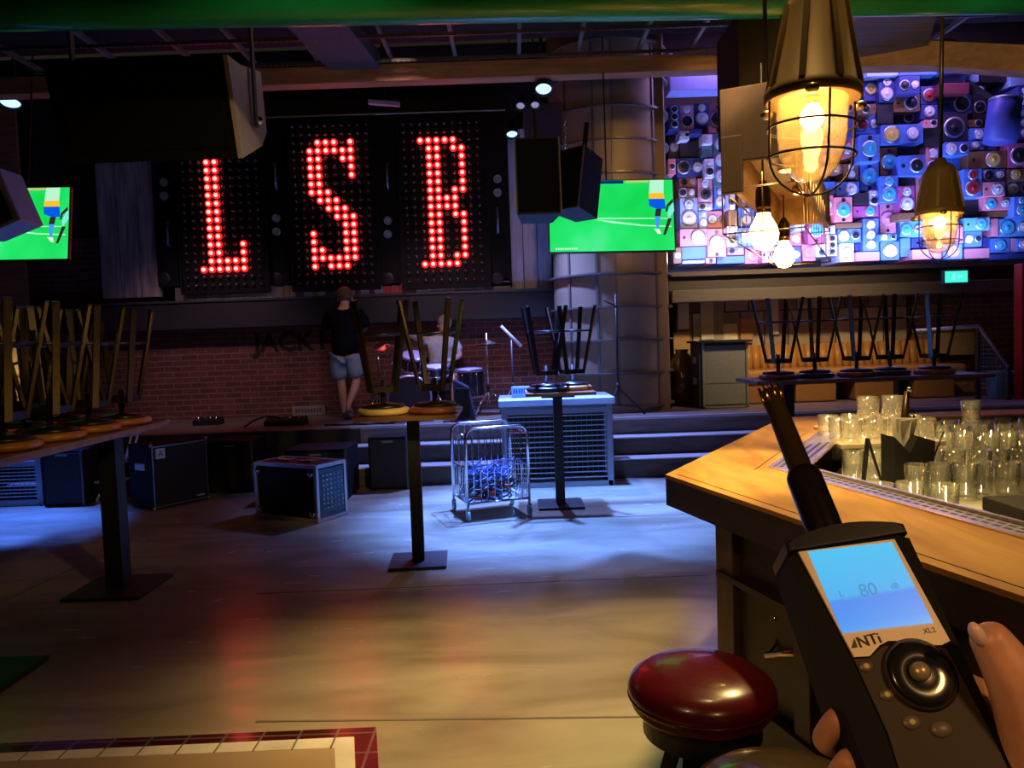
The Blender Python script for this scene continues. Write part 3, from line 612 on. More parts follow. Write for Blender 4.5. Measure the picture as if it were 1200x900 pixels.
for k in range(13):
    u = (k+.5)/13; b_ = q0.lerp(q1, u); top = p2.lerp(p3, u).z-.06
    mb.bar(b_, (b_.x, b_.y, top), .006, .006)
for k in range(16):
    z = SZ+.03+k*.055; umax = min(1, max(.05, (p2.z-.06-z)/(p2.z-p3.z)))
    mb.bar((q0.x, q0.y, z), q0.lerp(q1, umax)+Vector((0, 0, z-SZ)), .012, .006)
mb.build('mesh_panel', meshb, t, True)
a = P(1180, 460, 9.9)
tag(MB().box((a.x+.02, 10.0, SZ+.17), (.26, .3, .34), bev=.015).build('storage_bin', M('teal plastic', (.1,.35,.4), .5), origin=(a.x, 10, SZ)), 'teal storage bin beside the red post', 'bin')
a = P(1118, 403, 10.6)
tag(MB().box(a, (px(44, 10.6), .1, px(26, 10.6)), bev=.01).build('patterned_panel', M('yellow speckled panel', (.5,.36,.12), .6, scale=90, var=.7), origin=a), 'yellow speckled panel behind the handrail', 'panel')

# ================================================================== STOOLS AND HIGH TABLES
def make_stool(name, label, group, seatm, lm, loc, rz):
    """upside down swivel bar stool, seat on the table, legs up"""
    t = thing(name, label, 'stool', loc, (0, 0, rz), group)
    mb = MB(); mb.lathe([(0,0),(.155,0),(.178,.008),(.185,.022),(.180,.038),(.16,.048),(0,.048)], 32); mb.build('seat', seatm, t)
    mb = MB(); mb.lathe([(0,.048),(.15,.048),(.14,.07),(.03,.08),(.018,.085),(.018,.24),(0,.24)], 16); mb.build('spindle', legdark, t)
    mb = MB(); s = .085
    for a_, b_ in (((-s,-s),(s,-s)),((s,-s),(s,s)),((s,s),(-s,s)),((-s,s),(-s,-s))): mb.bar((a_[0],a_[1],.175),(b_[0],b_[1],.175),.012,.04)
    mb.bar((-s,0,.175),(s,0,.175),.03,.02); mb.build('brace_frame', legdark, t)
    for sx, sy in ((-1,-1),(1,-1),(1,1),(-1,1)):
        mb = MB(); mb.bar((sx*.08, sy*.08, .155), (sx*.172, sy*.172, .765), .036, .018, (sx, sy, 0)); mb.mi = 1; mb.bar((sx*.172, sy*.172, .765), (sx*.174, sy*.174, .778), .038, .02, (sx, sy, 0))
        mb.build('leg', [lm, legdark], t)
    mb = MB(); s = .142
    for a_, b_ in (((-s,-s),(s,-s)),((s,-s),(s,s)),((s,s),(-s,s)),((-s,s),(-s,-s))): mb.cyl((a_[0],a_[1],.55),(b_[0],b_[1],.55),.009, seg=8)
    mb.build('foot_ring', legdark, t)
    return t
TH = 1.077
def pedestal(t, c, top_w=.08, plate=.46, rz=0, h=TH-.04):
    MB().box((c[0], c[1], h/2+.005), (top_w, top_w, h-.01), RZ(rz)).build('post', black, t, True)
    MB().box((c[0], c[1], .012), (plate, plate, .024), RZ(rz), .004).build('base_plate', black, t, True)
    MB().box((c[0], c[1], h-.01), (.3, .3, .012), RZ(rz)).build('mount_plate', black, t, True)
# T1 long table at left
c1 = G(140, 690); e = G(205, 492, TH); e2 = G(0, 536, TH)
t = thing('high_table', 'long dark high table at the left with a row of upturned stools', 'table', (c1.x, c1.y, 0))
tw = .82; ang = math.atan2(e2.x-e.x, e.y-e2.y)   # slight turn
xr = (e.x+e2.x)/2
L1 = 5.46; L0 = 2.6
MB().box((xr-tw/2, (L0+L1)/2, TH-.02), (tw, L1-L0, .04), bev=.006).build('tabletop', tabwood, t, True)
pedestal(t, (c1.x, c1.y), .115, .50); pedestal(t, (c1.x-.02, 3.62), .115, .5)
i = 0; lefts = []
for row, xx in (('front', xr-.21), ('back', xr-.62)):
    for k, yy in enumerate((5.2, 4.79, 4.38, 3.97, 3.56, 3.15)):
        lab = 'upturned orange-seated stool on left table, %s in %s row from the stage end' % (ordn(k), row)
        if not lefts: s_ = make_stool('bar_stool', lab, 'stools upside down on the left table', seatorange, legmat, (xx, yy, TH), .12); lefts.append(s_)
        else: dup(lefts[0], (xx, yy+random.uniform(-.01,.01), TH), (0, 0, random.choice((.1, -.06, .12, .02, .05))), lab)
# T2
c2 = G(491, 659); t = thing('high_table', 'small square high table in the middle with yellow and red-brown stools on it', 'table', (c2.x, c2.y, 0))
q = P(482, 480, c2.y); 
MB().box((q.x, c2.y, TH-.015), (.68, .68, .03), bev=.004).build('tabletop', tabwood, t, True)
pedestal(t, (c2.x, c2.y), .085, .40, .06)
make_stool('bar_stool', 'upturned stool with pale yellow seat on the middle table', 'stools upside down on the middle table', seatyellow, legmat, (q.x-.18, c2.y-.10, TH), .25)
make_stool('bar_stool', 'upturned stool with dark red-brown seat on the middle table, nearer the camera', 'stools upside down on the middle table', seatred, legmat, (q.x+.18, c2.y-.1, TH), -.2)
# T3
c3 = G(657, 592); t = thing('high_table', 'small high table with red edge in front of the steel cage desk', 'table', (c3.x, c3.y, 0))
q = P(655, 457, c3.y); 
MB().box((q.x, c3.y, TH-.015), (.63, .6, .03), bev=.004).build('tabletop', wood('red edged top', (.35,.1,.04), (.5,.2,.08), .35), t, True)
pedestal(t, (c3.x, c3.y), .085, .42, 0)
make_stool('bar_stool', 'upturned stool with black seat on the high table before the steel cage desk', 'stools on the table before the cage desk', M('black vinyl', (.02,.02,.03), .3), legdark, (q.x-.12, c3.y-.1, TH), .1)
make_stool('bar_stool', 'upturned stool with patterned tan seat on the high table before the steel cage desk', 'stools on the table before the cage desk', seatorange, legdark, (q.x+.13, c3.y+.02, TH), .3)
# T4 right long table
YT = 7.4; a = P(878, 446, YT); b = P(1148, 437, YT)
t = thing('high_table', 'long high table behind the bar counter with five upturned stools', 'table', ((a.x+b.x)/2, YT, 0))
MB().box(((a.x+b.x)/2, YT+.1, TH), (b.x-a.x, .7, .035), bev=.004).build('tabletop', wood('dark long top', (.1,.06,.04), (.2,.13,.09), .35), t, True)
pedestal(t, (P(927, 460, YT).x, YT+.1), .1, .46, 0, TH-.02); pedestal(t, (P(1062, 460, YT).x, YT+.1), .1, .46, 0, TH-.02)
legblue = M('blue steel leg', (.1,.16,.22), .2, .9)
for k, (xx, sm, lm, nm, rz) in enumerate(((913, seatred, legdark, 'dark red', .1), (959, seatblue, legmat, 'dark blue', .6), (1005, seatred, legdark, 'brown red, in the middle of the row', .15), (1048, M('brown vinyl', (.09,.04,.03), .3), legdark, 'dark brown', .5), (1096, seatred, legblue, 'bright red, at the right end', .05))):
    p = P(xx, 440, YT)
    make_stool('bar_stool', 'upturned stool on long right table, seat %s, %s from left' % (nm.split(',')[0], ordn(k)), 'stools on the long right table', sm, lm, (p.x, YT+.02+.06*(k % 2), TH+.018), rz)

# ================================================================== GEAR AROUND THE STAGE
def obox(name, label, cat, c, w, d, h, rz, mat, group=None):
    t = thing(name, label, cat, c, (0, 0, rz), group); return t
# guitar amplifier
g0 = G(181, 599); g1 = G(245, 585)
rz = math.atan2(g1.y-g0.y, g1.x-g0.x); w = (g1-g0).length; h = px(78, g0.y)
t = thing('bass_amplifier', 'black bass amplifier cabinet with square badge in front of the stage left', 'amplifier', ((g0.x+g1.x)/2, (g0.y+g1.y)/2, 0), (0, 0, rz))
amp = M('amp tolex', (.005,.005,.006), .7, spec=.15, scale=60, bump=.2)
MB().box((0, .2, h/2+.01), (w, .4, h-.02), bev=.012).build('enclosure', amp, t)
MB().box((0, -.002, h/2), (w-.05, .012, h-.06)).build('grille_cloth', M('grille cloth', (.012,.014,.016), .7, scale=80, var=.5), t)
mb = MB()
for z in (.03, h-.02): mb.bar((-w/2+.01, -.006, z), (w/2-.01, -.006, z), .012, .012)
for sx in (-1, 1): mb.bar((sx*(w/2-.01), -.006, .03), (sx*(w/2-.01), -.006, h-.02), .01, .01)
mb.build('edge_trim', M('trim silver', (.32,.33,.34), .35, .8), t)
mb = MB(); mb.box((-w/2+.09, -.012, h-.09), (.1, .008, .1)); mb.build('badge', M('badge silver', (.55,.58,.55), .35, .6), t)
mb = MB(); mb.text('A', .085, Matrix.Translation((-w/2+.09, -.018, h-.12)) @ Matrix.Rotation(R(90), 4, 'X'), .002); mb.build('badge_letter', M('badge dark', (.1,.12,.1), .5), t)
mb = MB(); mb.box((w/2-.1, -.01, .07), (.09, .006, .018)); mb.build('name_plate', M('badge silver', (.55,.58,.55), .35, .6), t)
mb = MB()
for x_, z_ in ((-w/2, h), (w/2, h), (-w/2, .02), (w/2, .02)): mb.sphere((x_, 0, z_), .02, 8)
mb.build('corner_cap', galv, t)
MB().box((-w/2-.004, .2, h*.66), (.012, .16, .07), bev=.004).build('side_handle', M('badge silver', (.55,.58,.55), .35, .6), t)
# flight case rack
g0 = G(303, 605); g1 = G(373, 613); g2 = G(401, 606)
rz = math.atan2(g1.y-g0.y, g1.x-g0.x); w = (g1-g0).length; h = px(68, g1.y); d = .36
t = thing('flight_case', 'black flight case with silver edges and a rack of knobs on its right side', 'case', ((g0.x+g1.x)/2, (g0.y+g1.y)/2, 0), (0, 0, rz))
MB().box((0, d/2, h/2+.01), (w, d, h-.02), bev=.004).build('body', M('case laminate', (.005,.005,.007), .5, spec=.2), t)
mb = MB(); e_ = .032
for y_ in (0, d):
    for z in (.02, h-.01): mb.box((0, y_, z), (w+.01, .03, e_))
    for x_ in (-w/2, w/2): mb.box((x_, y_, h/2), (e_, .03, h))
for x_ in (-w/2, w/2):
    for z in (.02, h-.01): mb.box((x_, d/2, z), (.03, d, e_))
mb.build('edge_trim', M('case aluminium', (.5,.5,.54), .35, .8), t)
for x_, z_ in ((-w/2+.05, .08), (w/2-.05, .08), (-w/2+.05, h-.07), (w/2-.05, h-.07)):
    mb = MB(); mb.lathe([(.02,0),(.035,.008),(.028,.016),(0,.016)], 14, Matrix.Translation((x_, -.015, z_)) @ Matrix.Rotation(R(90), 4, 'X')); mb.build('ball_corner', chrome, t)
MB().box((w/2+.006, d/2, h/2), (.012, d-.05, h-.08)).build('rack_panel', M('rack panel blue', (.03,.09,.15), .4), t)
for rr in range(8):
    for cc_ in range(6):
        mb = MB(); mb.cyl((w/2+.01, .06+cc_*.048, .12+rr*.042), (w/2+.03, .06+cc_*.048, .12+rr*.042), .009 if cc_ < 3 else .006, seg=8)
        mb.build('knob', M('knob pale', (.5,.65,.7), .4), t)
mb = MB()
for x_ in (-.16, .12): mb.box((x_, d/2, h+.01), (.14, .09, .02), bev=.004)
mb.build('recessed_handle', chrome, t)
# black subwoofers at the stage foot
for (x0_, x1_, y0_, y1_, Y, nm, d_) in ((52, 100, 528, 590, 7.9, 'added as dark filler beside the mesh cage block', .5), (246, 299, 517, 586, 8.35, 'between the amplifier and the flight case', .5), (336, 409, 527, 598, 7.75, 'just behind the flight case', .6), (434, 480, 512, 586, 8.2, 'left of the middle table post, against the steps', .3)):  # first box is added to stand in for a dark region
    p0 = P(x0_, y1_, Y); p1 = P(x1_, y1_, Y); zt = P((x0_+x1_)/2, y0_, Y).z
    t = thing('subwoofer', 'plain black subwoofer box %s' % nm, 'speaker', ((p0.x+p1.x)/2, Y, 0), group='black subwoofers below the stage')
    w = p1.x-p0.x
    MB().box((0, d_/2, zt/2), (w, d_, zt), bev=.012).build('enclosure', M('sub black', (.005,.005,.006), .65, spec=.15), t)
    MB().box((0, -.004, zt/2), (w-.05, .012, zt-.06), bev=.003).build('grille', M('sub grille', (.01,.01,.012), .6, .3, scale=100, var=.5), t)
    MB().box((w/2-.01, -.006, zt/2), (.018, .018, zt-.02)).build('edge_trim', M('sub edge', (.09,.09,.11), .4, .5), t)
    MB().box((0, -.012, zt-.05), (.12, .01, .02)).build('badge', M('badge dim', (.2,.2,.22), .4, .5), t)
# folding white stand at left + far-left mesh block
t = thing('folding_stand', 'white folding frame stand leaning at the left stage steps', 'stand', G(118, 588))
wm = M('white tube', (.75,.78,.85), .35)
Yb = G(118, 588).y
mb = MB()
for dxp in (0, 6): mb.tube([P(113+dxp, 588, Yb-.02), P(130+dxp, 548, Yb+.15)], .012)
mb.tube([P(113, 588, Yb-.02), P(138, 586, Yb)], .01); mb.build('leg', wm, t, True)
mb = MB()
for dxp in (0, 7): mb.tube([P(147+dxp, 540, Yb+.2), P(154+dxp, 510, Yb+.3)], .012)
mb.tube([P(145, 512, Yb+.3), P(163, 508, Yb+.3)], .012); mb.build('upper_frame', wm, t, True)
mb = MB(); mb.tube([P(133, 548, Yb+.15), P(150, 540, Yb+.2)], .01); mb.build('crossbar', wm, t, True)
def cage_block(name, label, x0, x1, zt, Y, d, nrow, t_over=None):
    t = thing(name, label, 'cage desk', ((x0+x1)/2, Y, 0)); w = x1-x0; e_ = .06
    mb = MB()
    for x_ in (x0+e_/2, x1-e_/2):
        for y_ in (Y+e_/2, Y+d-e_/2): mb.box((x_, y_, zt/2), (e_, e_, zt))
    for y_ in (Y+e_/2, Y+d-e_/2):
        for z in (e_/2, zt-.1): mb.box(((x0+x1)/2, y_, z), (w, e_*.8, e_*.9))
    for x_ in (x0+e_/2, x1-e_/2): mb.box((x_, Y+d/2, e_/2), (e_*.8, d, e_*.9))
    mb.build('frame', M('cage frame steel', (.3,.32,.4), .4, .5), t, True)
    mb = MB()
    for k in range(nrow):
        z = .1+(zt-.25)*k/(nrow-1); mb.bar((x0+.04, Y+.015, z), (x1-.04, Y+.015, z), .010, .010)
    mb.build('front_wires', M('cage wire', (.55,.57,.65), .35, .5), t, True)
    mb = MB()
    for k in range(int(w/.055)): mb.bar((x0+.07+k*.055, Y+.03, .08), (x0+.07+k*.055, Y+.03, zt-.1), .004, .004)
    MB().box(((x0+x1)/2, Y+d-.06, zt/2-.02), (w-.1, .01, zt-.2)).build('shade_sheet', blackm, t, True)  # added dark sheet that makes the cage interior look shaded
    mb.build('upright_wires', M('cage wire dark', (.12,.13,.2), .4, .5), t, True)
    return t
x0_ = P(590, 560, 8.1).x; x1_ = P(718, 560, 8.1).x; zt = P(650, 470, 8.1).z
t = cage_block('cage_desk', 'steel mesh cage desk with flat top in front of the stage steps', x0_, x1_, zt, 8.0, .38, 13)
MB().box(((x0_+x1_)/2, 8.35, zt), (x1_-x0_+.05, .85, .07), bev=.008).build('worktop', M('desk top steel', (.4,.42,.5), .45, .2), t, True)
mb = MB()
for sx in (x0_+.05, x1_-.05): mb.box((sx, 8.7, .74), (.05, .05, .27))
mb.build('rear_post', M('cage frame steel', (.3,.32,.4), .4, .5), t, True)
x0_ = P(-60, 580, 8.0).x; x1_ = P(50, 580, 8.0).x
cage_block('cage_bench', 'steel mesh cage block at the far left below the long table', x0_, x1_, P(20, 533, 8.0).z, 8.0, .6, 9)
# device on desk
a = P(612, 453, 8.35)
t = thing('control_box', 'small pale blue control box on the cage desk', 'device', (a.x, 8.35, zt+.035))
bz = zt+.035
MB().box((a.x-.02, 8.35, bz+.06), (.2, .14, .115), bev=.008).build('case', M('pale blue case', (.3,.45,.75), .4), t, True)
mb = MB()
for k in range(6): mb.box((a.x-.09+k*.028, 8.275, bz+.07), (.016, .01, .045))
mb.build('button', M('dark blue mark', (.04,.06,.25), .4), t, True)
# wire roll cart
f0 = G(549, 611); f1 = G(621, 603); b0 = G(531, 603)
hz = P(549, 503, f0.y).z
ex = (f1-f0); ex.z = 0; wcart = ex.length; ex.normalize(); ey = Vector((-ex.y, ex.x, 0)); dcart = .5
t = thing('wire_trolley', 'chrome wire trolley on castors in front of the cage desk', 'trolley', f0, (0, 0, math.atan2(ex.y, ex.x)))
def rrect(w, z0, z1, y, r=.08):
    pts = [(0, y, z0)]
    for k in range(6): a_ = PI-PI/2*k/5; pts.append((r+r*math.cos(a_), y, z1-r+r*math.sin(a_)))
    for k in range(6): a_ = PI/2-PI/2*k/5; pts.append((w-r+r*math.cos(a_), y, z1-r+r*math.sin(a_)))
    pts.append((w, y, z0)); return pts
for y_ in (0, dcart):
    MB().tube(rrect(wcart, .12, hz, y_), .013).build('end_frame', chrome, t)
    mb = MB(); n = 9
    for k in range(1, n): mb.cyl((wcart*k/n, y_, .15), (wcart*k/n, y_, hz), .004, seg=6)
    mb.cyl((0, y_, .15), (wcart, y_, .15), .01, seg=8); mb.build('wire_panel', chrome, t)
for x_ in (0, wcart):
    mb = MB()
    for k in range(1, 7): mb.cyl((x_, dcart*k/7, .15), (x_, dcart*k/7, hz-.06), .004, seg=6)
    for z in (.15, .45, hz-.06): mb.cyl((x_, 0, z), (x_, dcart, z), .006, seg=6)
    mb.build('wire_panel', chrome, t)
mb = MB(); mb.box((wcart/2, dcart/2, .15), (wcart, dcart, .012)); mb.build('tray', M('tray grey', (.4,.42,.48), .5, .3), t)
for x_, y_ in ((0,0),(wcart,0),(0,dcart),(wcart,dcart)):
    c_ = MB(); c_.cyl((x_, y_, .08), (x_, y_, .15), .012); c_.bar((x_-.015, y_, .05), (x_-.015, y_, .1), .005, .03); c_.bar((x_+.015, y_, .05), (x_+.015, y_, .1), .005, .03)
    co = c_.build('castor_fork', galv, t)
    c_ = MB(); c_.cyl((x_-.011, y_, .045), (x_+.011, y_, .045), .045, seg=20); c_.build('castor_wheel', M('castor teal grey', (.3,.5,.5), .4), co)
# cables in the cart
tw = t.matrix_basis
random.seed(5)
def tangle(name, n, mat, lab, r, zmax, group=None):
    mb = MB()
    for k in range(n):
        pts = []; c_ = Vector((random.uniform(.1, wcart-.1), random.uniform(.08, dcart-.08), 0)); zb = random.uniform(.19, zmax); rad = random.uniform(.05, .12); ph = random.uniform(0, 6.28); tl = random.uniform(-.5, .5)
        for j in range(22):
            a_ = ph+j*.55; x_ = min(max(c_.x+rad*math.cos(a_), .03), wcart-.03); y_ = min(max(c_.y+rad*math.sin(a_)*.8, .03), dcart-.03)
            pts.append(tw @ Vector((x_, y_, zb+.05*math.sin(a_*1.3+tl)+tl*.2*(x_-c_.x)*3)))
        mb.tube(pts, r, 6)
    o = mb.build(name, mat, origin=tw @ Vector((wcart/2, dcart/2, .16))); return tag(o, lab, 'cables', None, 'stuff')
tangle('cable_tangle', 26, M('cable black', (.02,.02,.03), .4), 'heap of tangled black cables lying in the wire trolley', .008, .34)
tangle('cable_tangle', 16, M('cable blue', (.08,.15,.5), .35), 'tangled blue cables on top of the black ones in the trolley', .005, .44)
for k, (u, v) in enumerate(((.2, .19), (.42, .22), (.66, .27))):
    q = tw @ Vector((wcart*u, .03, v)); tag(MB().box(q, (.05, .03, .035), bev=.006).build('red_plug', M('plug red', (.6,.03,.02), .4), origin=q), 'red cable plug in the trolley, %s from the left' % ordn(k), 'plug', 'red plugs in the trolley')

# ================================================================== HANGING SPEAKERS, TVS, STAGE LIGHTS
# big speaker top left
prof = [(3.45, P(290, 66, 3.48).z), (3.62, P(290, 62, 3.48).z), (3.92, P(326, 86, 3.95).z), (3.97, P(329, 155, 3.97).z), (3.88, P(320, 172, 3.9).z), (3.58, P(298, 183, 3.55).z)]
X1 = -1.2; X0 = P(60, 120, 3.5).x
t = thing('hanging_loudspeaker', 'huge black loudspeaker hung at upper left with pale grey side', 'speaker', ((X0+X1)/2, 3.7, prof[5][1]))
yz = Matrix(((0,0,1,0),(1,0,0,0),(0,1,0,0),(0,0,0,1)))
mb = MB(); mb.prism(prof, X1-X0-.02, Matrix.Translation((X0, 0, 0)) @ yz); mb.build('enclosure', M('speaker black', (.004,.004,.004), .9, spec=.1), t, True)
mb = MB(); mb.prism(prof, .02, Matrix.Translation((X1-.02, 0, 0)) @ yz); mb.build('side_panel', M('side panel grey', (.3,.26,.24), .55), t, True)
for xk in (X1+.02, X0-.02): MB().bar((xk, 3.7, 4.58), (xk, 3.74, prof[1][1]-.25), .012, .035, (0,1,0)).build('yoke', M('yoke grey', (.05,.045,.04), .6), t, True)
mb = MB(); mb.sphere((X1+.035, 3.74, prof[1][1]-.22), .02, 10); mb.build('yoke_bolt', chrome, t, True)
ga = Vector(((X0+X1)/2, prof[5][0]-.01, prof[5][1]+.05)); gb = Vector(((X0+X1)/2, prof[0][0]-.01, prof[0][1]-.05)); mb = MB(); mb.bar(ga, gb, X1-X0-.1, .02, (0,1,0)); mb.build('grille', M('speaker grille', (.004,.004,.004), .9, spec=.1), t, True)
# two speakers right of centre
def hang_spk(x0, x1, y0, y1, Y, rz, lab, tilt=-.08, topm=None, d=.32):
    c_ = P((x0+x1)/2, (y0+y1)/2, Y); w = px(x1-x0, Y); h = px(y1-y0, Y)
    t = thing('hanging_loudspeaker', lab, 'speaker', c_, (tilt, 0, rz), 'stage loudspeakers beside the right screen')
    mb = MB(); mb.prism([(-w/2, 0), (w/2, 0), (w*.36, d), (-w*.36, d)], h, Matrix.Translation((0, -.1, -h/2))); mb.build('enclosure', M('stage speaker', (.008,.008,.012), .6), t)
    MB().box((0, -.106, 0), (w-.03, .014, h-.03), bev=.006).build('grille', M('stage grille', (.004,.004,.006), .8, spec=.15), t)
    mb = MB(); mb.bar((0, .1, h/2), (0, .1, h/2+.3), .03, .03); mb.bar((-w*.3, .1, h/2+.01), (w*.3, .1, h/2+.01), .02, .05); mb.build('bracket', dmetal, t)
    for sx in (-1, 1): MB().bar((sx*(w/2), -.1, -h/2), (sx*(w/2), -.1, h/2), .008, .008).build('edge_trim', M('speaker edge', (.25,.23,.22), .5, .3), t)
    return t
hang_spk(604, 655, 166, 254, 6.3, .03, 'black stage speaker left of the right screen, facing the room')
hang_spk(650, 694, 178, 250, 6.5, -.75, 'black stage speaker turned sideways overlapping the right screen', -.2)
# white-edged speaker cropped at the left frame edge
c_ = P(-14, 237, 6.0)
t = thing('hanging_loudspeaker', 'blue-lit white speaker cut off by the left edge before the screen', 'speaker', c_, (0, R(-20), 0))
MB().box((0, .15, 0), (.36, .3, .44), bev=.02).build('enclosure', M('white speaker', (.5,.5,.6), .4), t)
MB().box((-.02, -.006, 0), (.3, .02, .38), bev=.01).build('grille', M('speaker grille', (.004,.004,.004), .9, spec=.1), t)
# TVs
def tv_mat():
    m = bpy.data.materials.new('football pitch picture'); m.use_nodes = True; nt = m.node_tree; b = nt.nodes['Principled BSDF']
    tc = nt.nodes.new('ShaderNodeTexCoord'); sp = nt.nodes.new('ShaderNodeSeparateXYZ'); nt.links.new(tc.outputs['Object'], sp.inputs[0])
    wv = nt.nodes.new('ShaderNodeTexNoise'); wv.inputs['Scale'].default_value = 1.5
    nt.links.new(tc.outputs['Object'], wv.inputs['Vector'])
    col = ramp(nt, wv.outputs['Fac'], [(.35, (.0,.62,.05)), (.6, (.02,.8,.16)), (.75, (.1,.85,.35))])
    nt.links.new(col, b.inputs['Emission Color']); b.inputs['Emission Strength'].default_value = .95
    b.inputs['Base Color'].default_value = (.01,.02,.01,1); b.inputs['Roughness'].default_value = .15
    return m
tvm = tv_mat()
def E(name, c, s=1.0): return M(name, (.02,.02,.02), .2, emit=c, es=s)
def tv(x0, x1, y0, y1, Y, lab, sx=1, mirror=False):
    c_ = P((x0+x1)/2, (y0+y1)/2, Y); w = px(x1-x0, Y); h = px(y1-y0, Y)
    t = thing('television', lab, 'television', c_, (R(-8)*-1*-1, R(1), 0), 'wall screens showing football')
    MB().box((0, .02, 0), (w, .04, h), bev=.006).build('casing', M('tv casing', (.01,.01,.012), .3), t)
    MB().box((0, -.004, 0), (w-.024, .006, h-.024)).build('screen', tvm, t)
    mb = MB(); mb.bar((0, .04, 0), (0, .3, .05), .06, .06); mb.box((0, .05, 0), (.3, .02, .2)); mb.bar((.0, .3, .05), (.0, .3, 4.66-c_.z), .014, .014); mb.build('ceiling_bracket', M('dark brown rod', (.02,.015,.01), .8), t)
    fx = lambda u: (u-.5)*w; fz = lambda v: (.5-v)*h
    def quad(pts, nm, m_, y=-.009):
        mb = MB(); mb.prism([(fx(u), fz(v)) for u, v in pts], .001, Matrix.Translation((0, y, 0)) @ Matrix.Rotation(R(90), 4, 'X')); return mb.build(nm, m_, t)
    quad([(.3,.535),(.45,.53),(.97,.545),(.97,.555),(.45,.545)], 'pitch_line', E('line white', (.45,.9,.6)))
    quad([(.36,.55),(.5,.575),(.75,.635),(.97,.655),(.97,.67),(.74,.65),(.5,.6)], 'pitch_line', E('line white', (.45,.9,.6)))
    quad([(.03,.02),(.6,.02),(.6,.06),(.03,.06)], 'crowd_board', E('board navy', (.0,.02,.14)))
    quad([(.62,.02),(.8,.02),(.8,.05),(.62,.05)], 'crowd_board', E('board yellow', (.5,.55,.15)))
    pl = quad([(.81,.02),(.92,.02),(.915,.2),(.8,.2)], 'player', E('shirt mint', (.45,.85,.6)), -.011)
    def sub(pts, nm, m_):
        o = quad(pts, nm, m_, -.012); o.parent = pl; o.location = (0,0,0)
    sub([(.80,.2),(.915,.2),(.92,.28),(.80,.28)], 'sash', E('sash orange', (.95,.5,.02)))
    sub([(.795,.28),(.92,.28),(.93,.42),(.86,.42),(.80,.38)], 'shorts', E('shorts blue', (.0,.1,.75)))
    sub([(.85,.42),(.895,.42),(.885,.52),(.84,.52)], 'leg', E('leg dark', (.03,.02,.02)))
    sub([(.84,.52),(.885,.52),(.87,.68),(.85,.68)], 'sock', E('sock blue', (.05,.3,.9)))
    sub([(.83,.69),(.875,.7),(.885,.76),(.86,.76)], 'boot', E('boot white', (.8,.85,.7)))
    p2 = quad([(.99,.3),(.995,.45),(.95,.55),(.94,.48)], 'player', E('shirt teal', (.2,.8,.7)), -.011)
    o = quad([(.985,.28),(.99,.33),(.95,.39),(.94,.46),(.925,.46),(.935,.37)], 'arm', E('leg dark', (.03,.02,.02)), -.012); o.parent = p2; o.location = (0,0,0)
    o = quad([(.945,.55),(.975,.55),(.94,.7),(.92,.78),(.9,.78),(.915,.7)], 'leg', E('leg dark', (.03,.02,.02)), -.012); o.parent = p2; o.location = (0,0,0)
    quad([(.01,.5),(.06,.49),(.03,.57),(.01,.6)], 'player', E('shorts blue', (.0,.1,.75)), -.011)
    mb = MB(); mb.text('88:88  1-0', h*.055, Matrix.Translation((fx(.15), -.009, fz(.965))) @ Matrix.Rotation(R(90), 4, 'X'), .0005)
    bpy.data.meshes  # no writing added; only a worn caption strip
    mb.bm.free()
    mb = MB()
    for k in range(10): mb.box((fx(.06+k*.018), -.009, fz(.945)), (w*.011, .001, h*.022))
    mb.build('caption_strip', E('caption white', (.75,.95,.8)), t)
    return t
tv(643, 790, 210, 296, 7.4, 'flat screen showing green football pitch in front of the round column')
tv(-66, 81, 219, 306, 7.4, 'flat screen showing green football pitch, cut off by the left edge')
# par lights
def par(x, y, Y, lab, lit, target, r=.085):
    c_ = P(x, y, Y); d_ = (Vector(target)-c_).normalized(); q = d_.to_track_quat('Z', 'Y').to_matrix().to_4x4(); mt = Matrix.Translation(c_) @ q
    t = thing('stage_light', lab, 'stage light', c_, group='small stage lights under the ceiling')
    mb = MB(); mb.lathe([(0,-.2),(.05,-.19),(r,-.1),(r+.01,.0),(r+.01,.02),(r,.02),(r-.005,-.01)], 20, mt); mb.build('can', black, t, True)
    mb = MB(); mb.lathe([(r-.004,-.008),(0,-.004)], 20, mt); mb.build('lens', lit, t, True)
    MB().bar(c_+Vector((0,.1,.03)), (c_.x, c_.y+.1, 6.2), .02, .03).build('drop_rod', black, t, True); MB().bar(c_+Vector((-r-.02,.1,0)), c_+Vector((r+.02,.1,0)), .02, .03).build('yoke', black, t, True)
    return c_
blu = E('led blue white', (.32,.62,1.0), 2.2); dimw = M('lens pale', (.45,.42,.45), .3, emit=(.5,.45,.55), es=.35)  # pale lens glows faintly
pA = par(637, 104, 8.05, 'lit blue-white stage light near the ceiling above the hung speakers', blu, (0.2, 5.8, 0))
pB = par(600, 157, 9.6, 'lit blue-white stage light beside the letter B', blu, (0.2, 7.6, .3), .07)
pC = par(12, 120, 8.2, 'lit blue stage light at the upper left edge', blu, (-4.6, 6.6, 0), .1)
par(610, 124, 9.0, 'dimly glowing pale stage lamp, left of a pair', dimw, (-.2, 6, 1), .05)
par(627, 123, 9.0, 'dimly glowing pale stage lamp, right of a pair', dimw, (.2, 6, 1), .05)
a = P(450, 121, 9.6)
t = thing('track_lamp', 'slim pale track lamp above the gap between S and B', 'lamp', a)
MB().box(a, (px(36, 9.6), .08, .05), Matrix.Rotation(R(6), 3, 'Y'), .008).build('housing', M('pale lamp body', (.4,.38,.45), .5), t, True)
MB().bar(a, (a.x, a.y, 6.2), .03, .03).build('drop_rod', black, t, True)
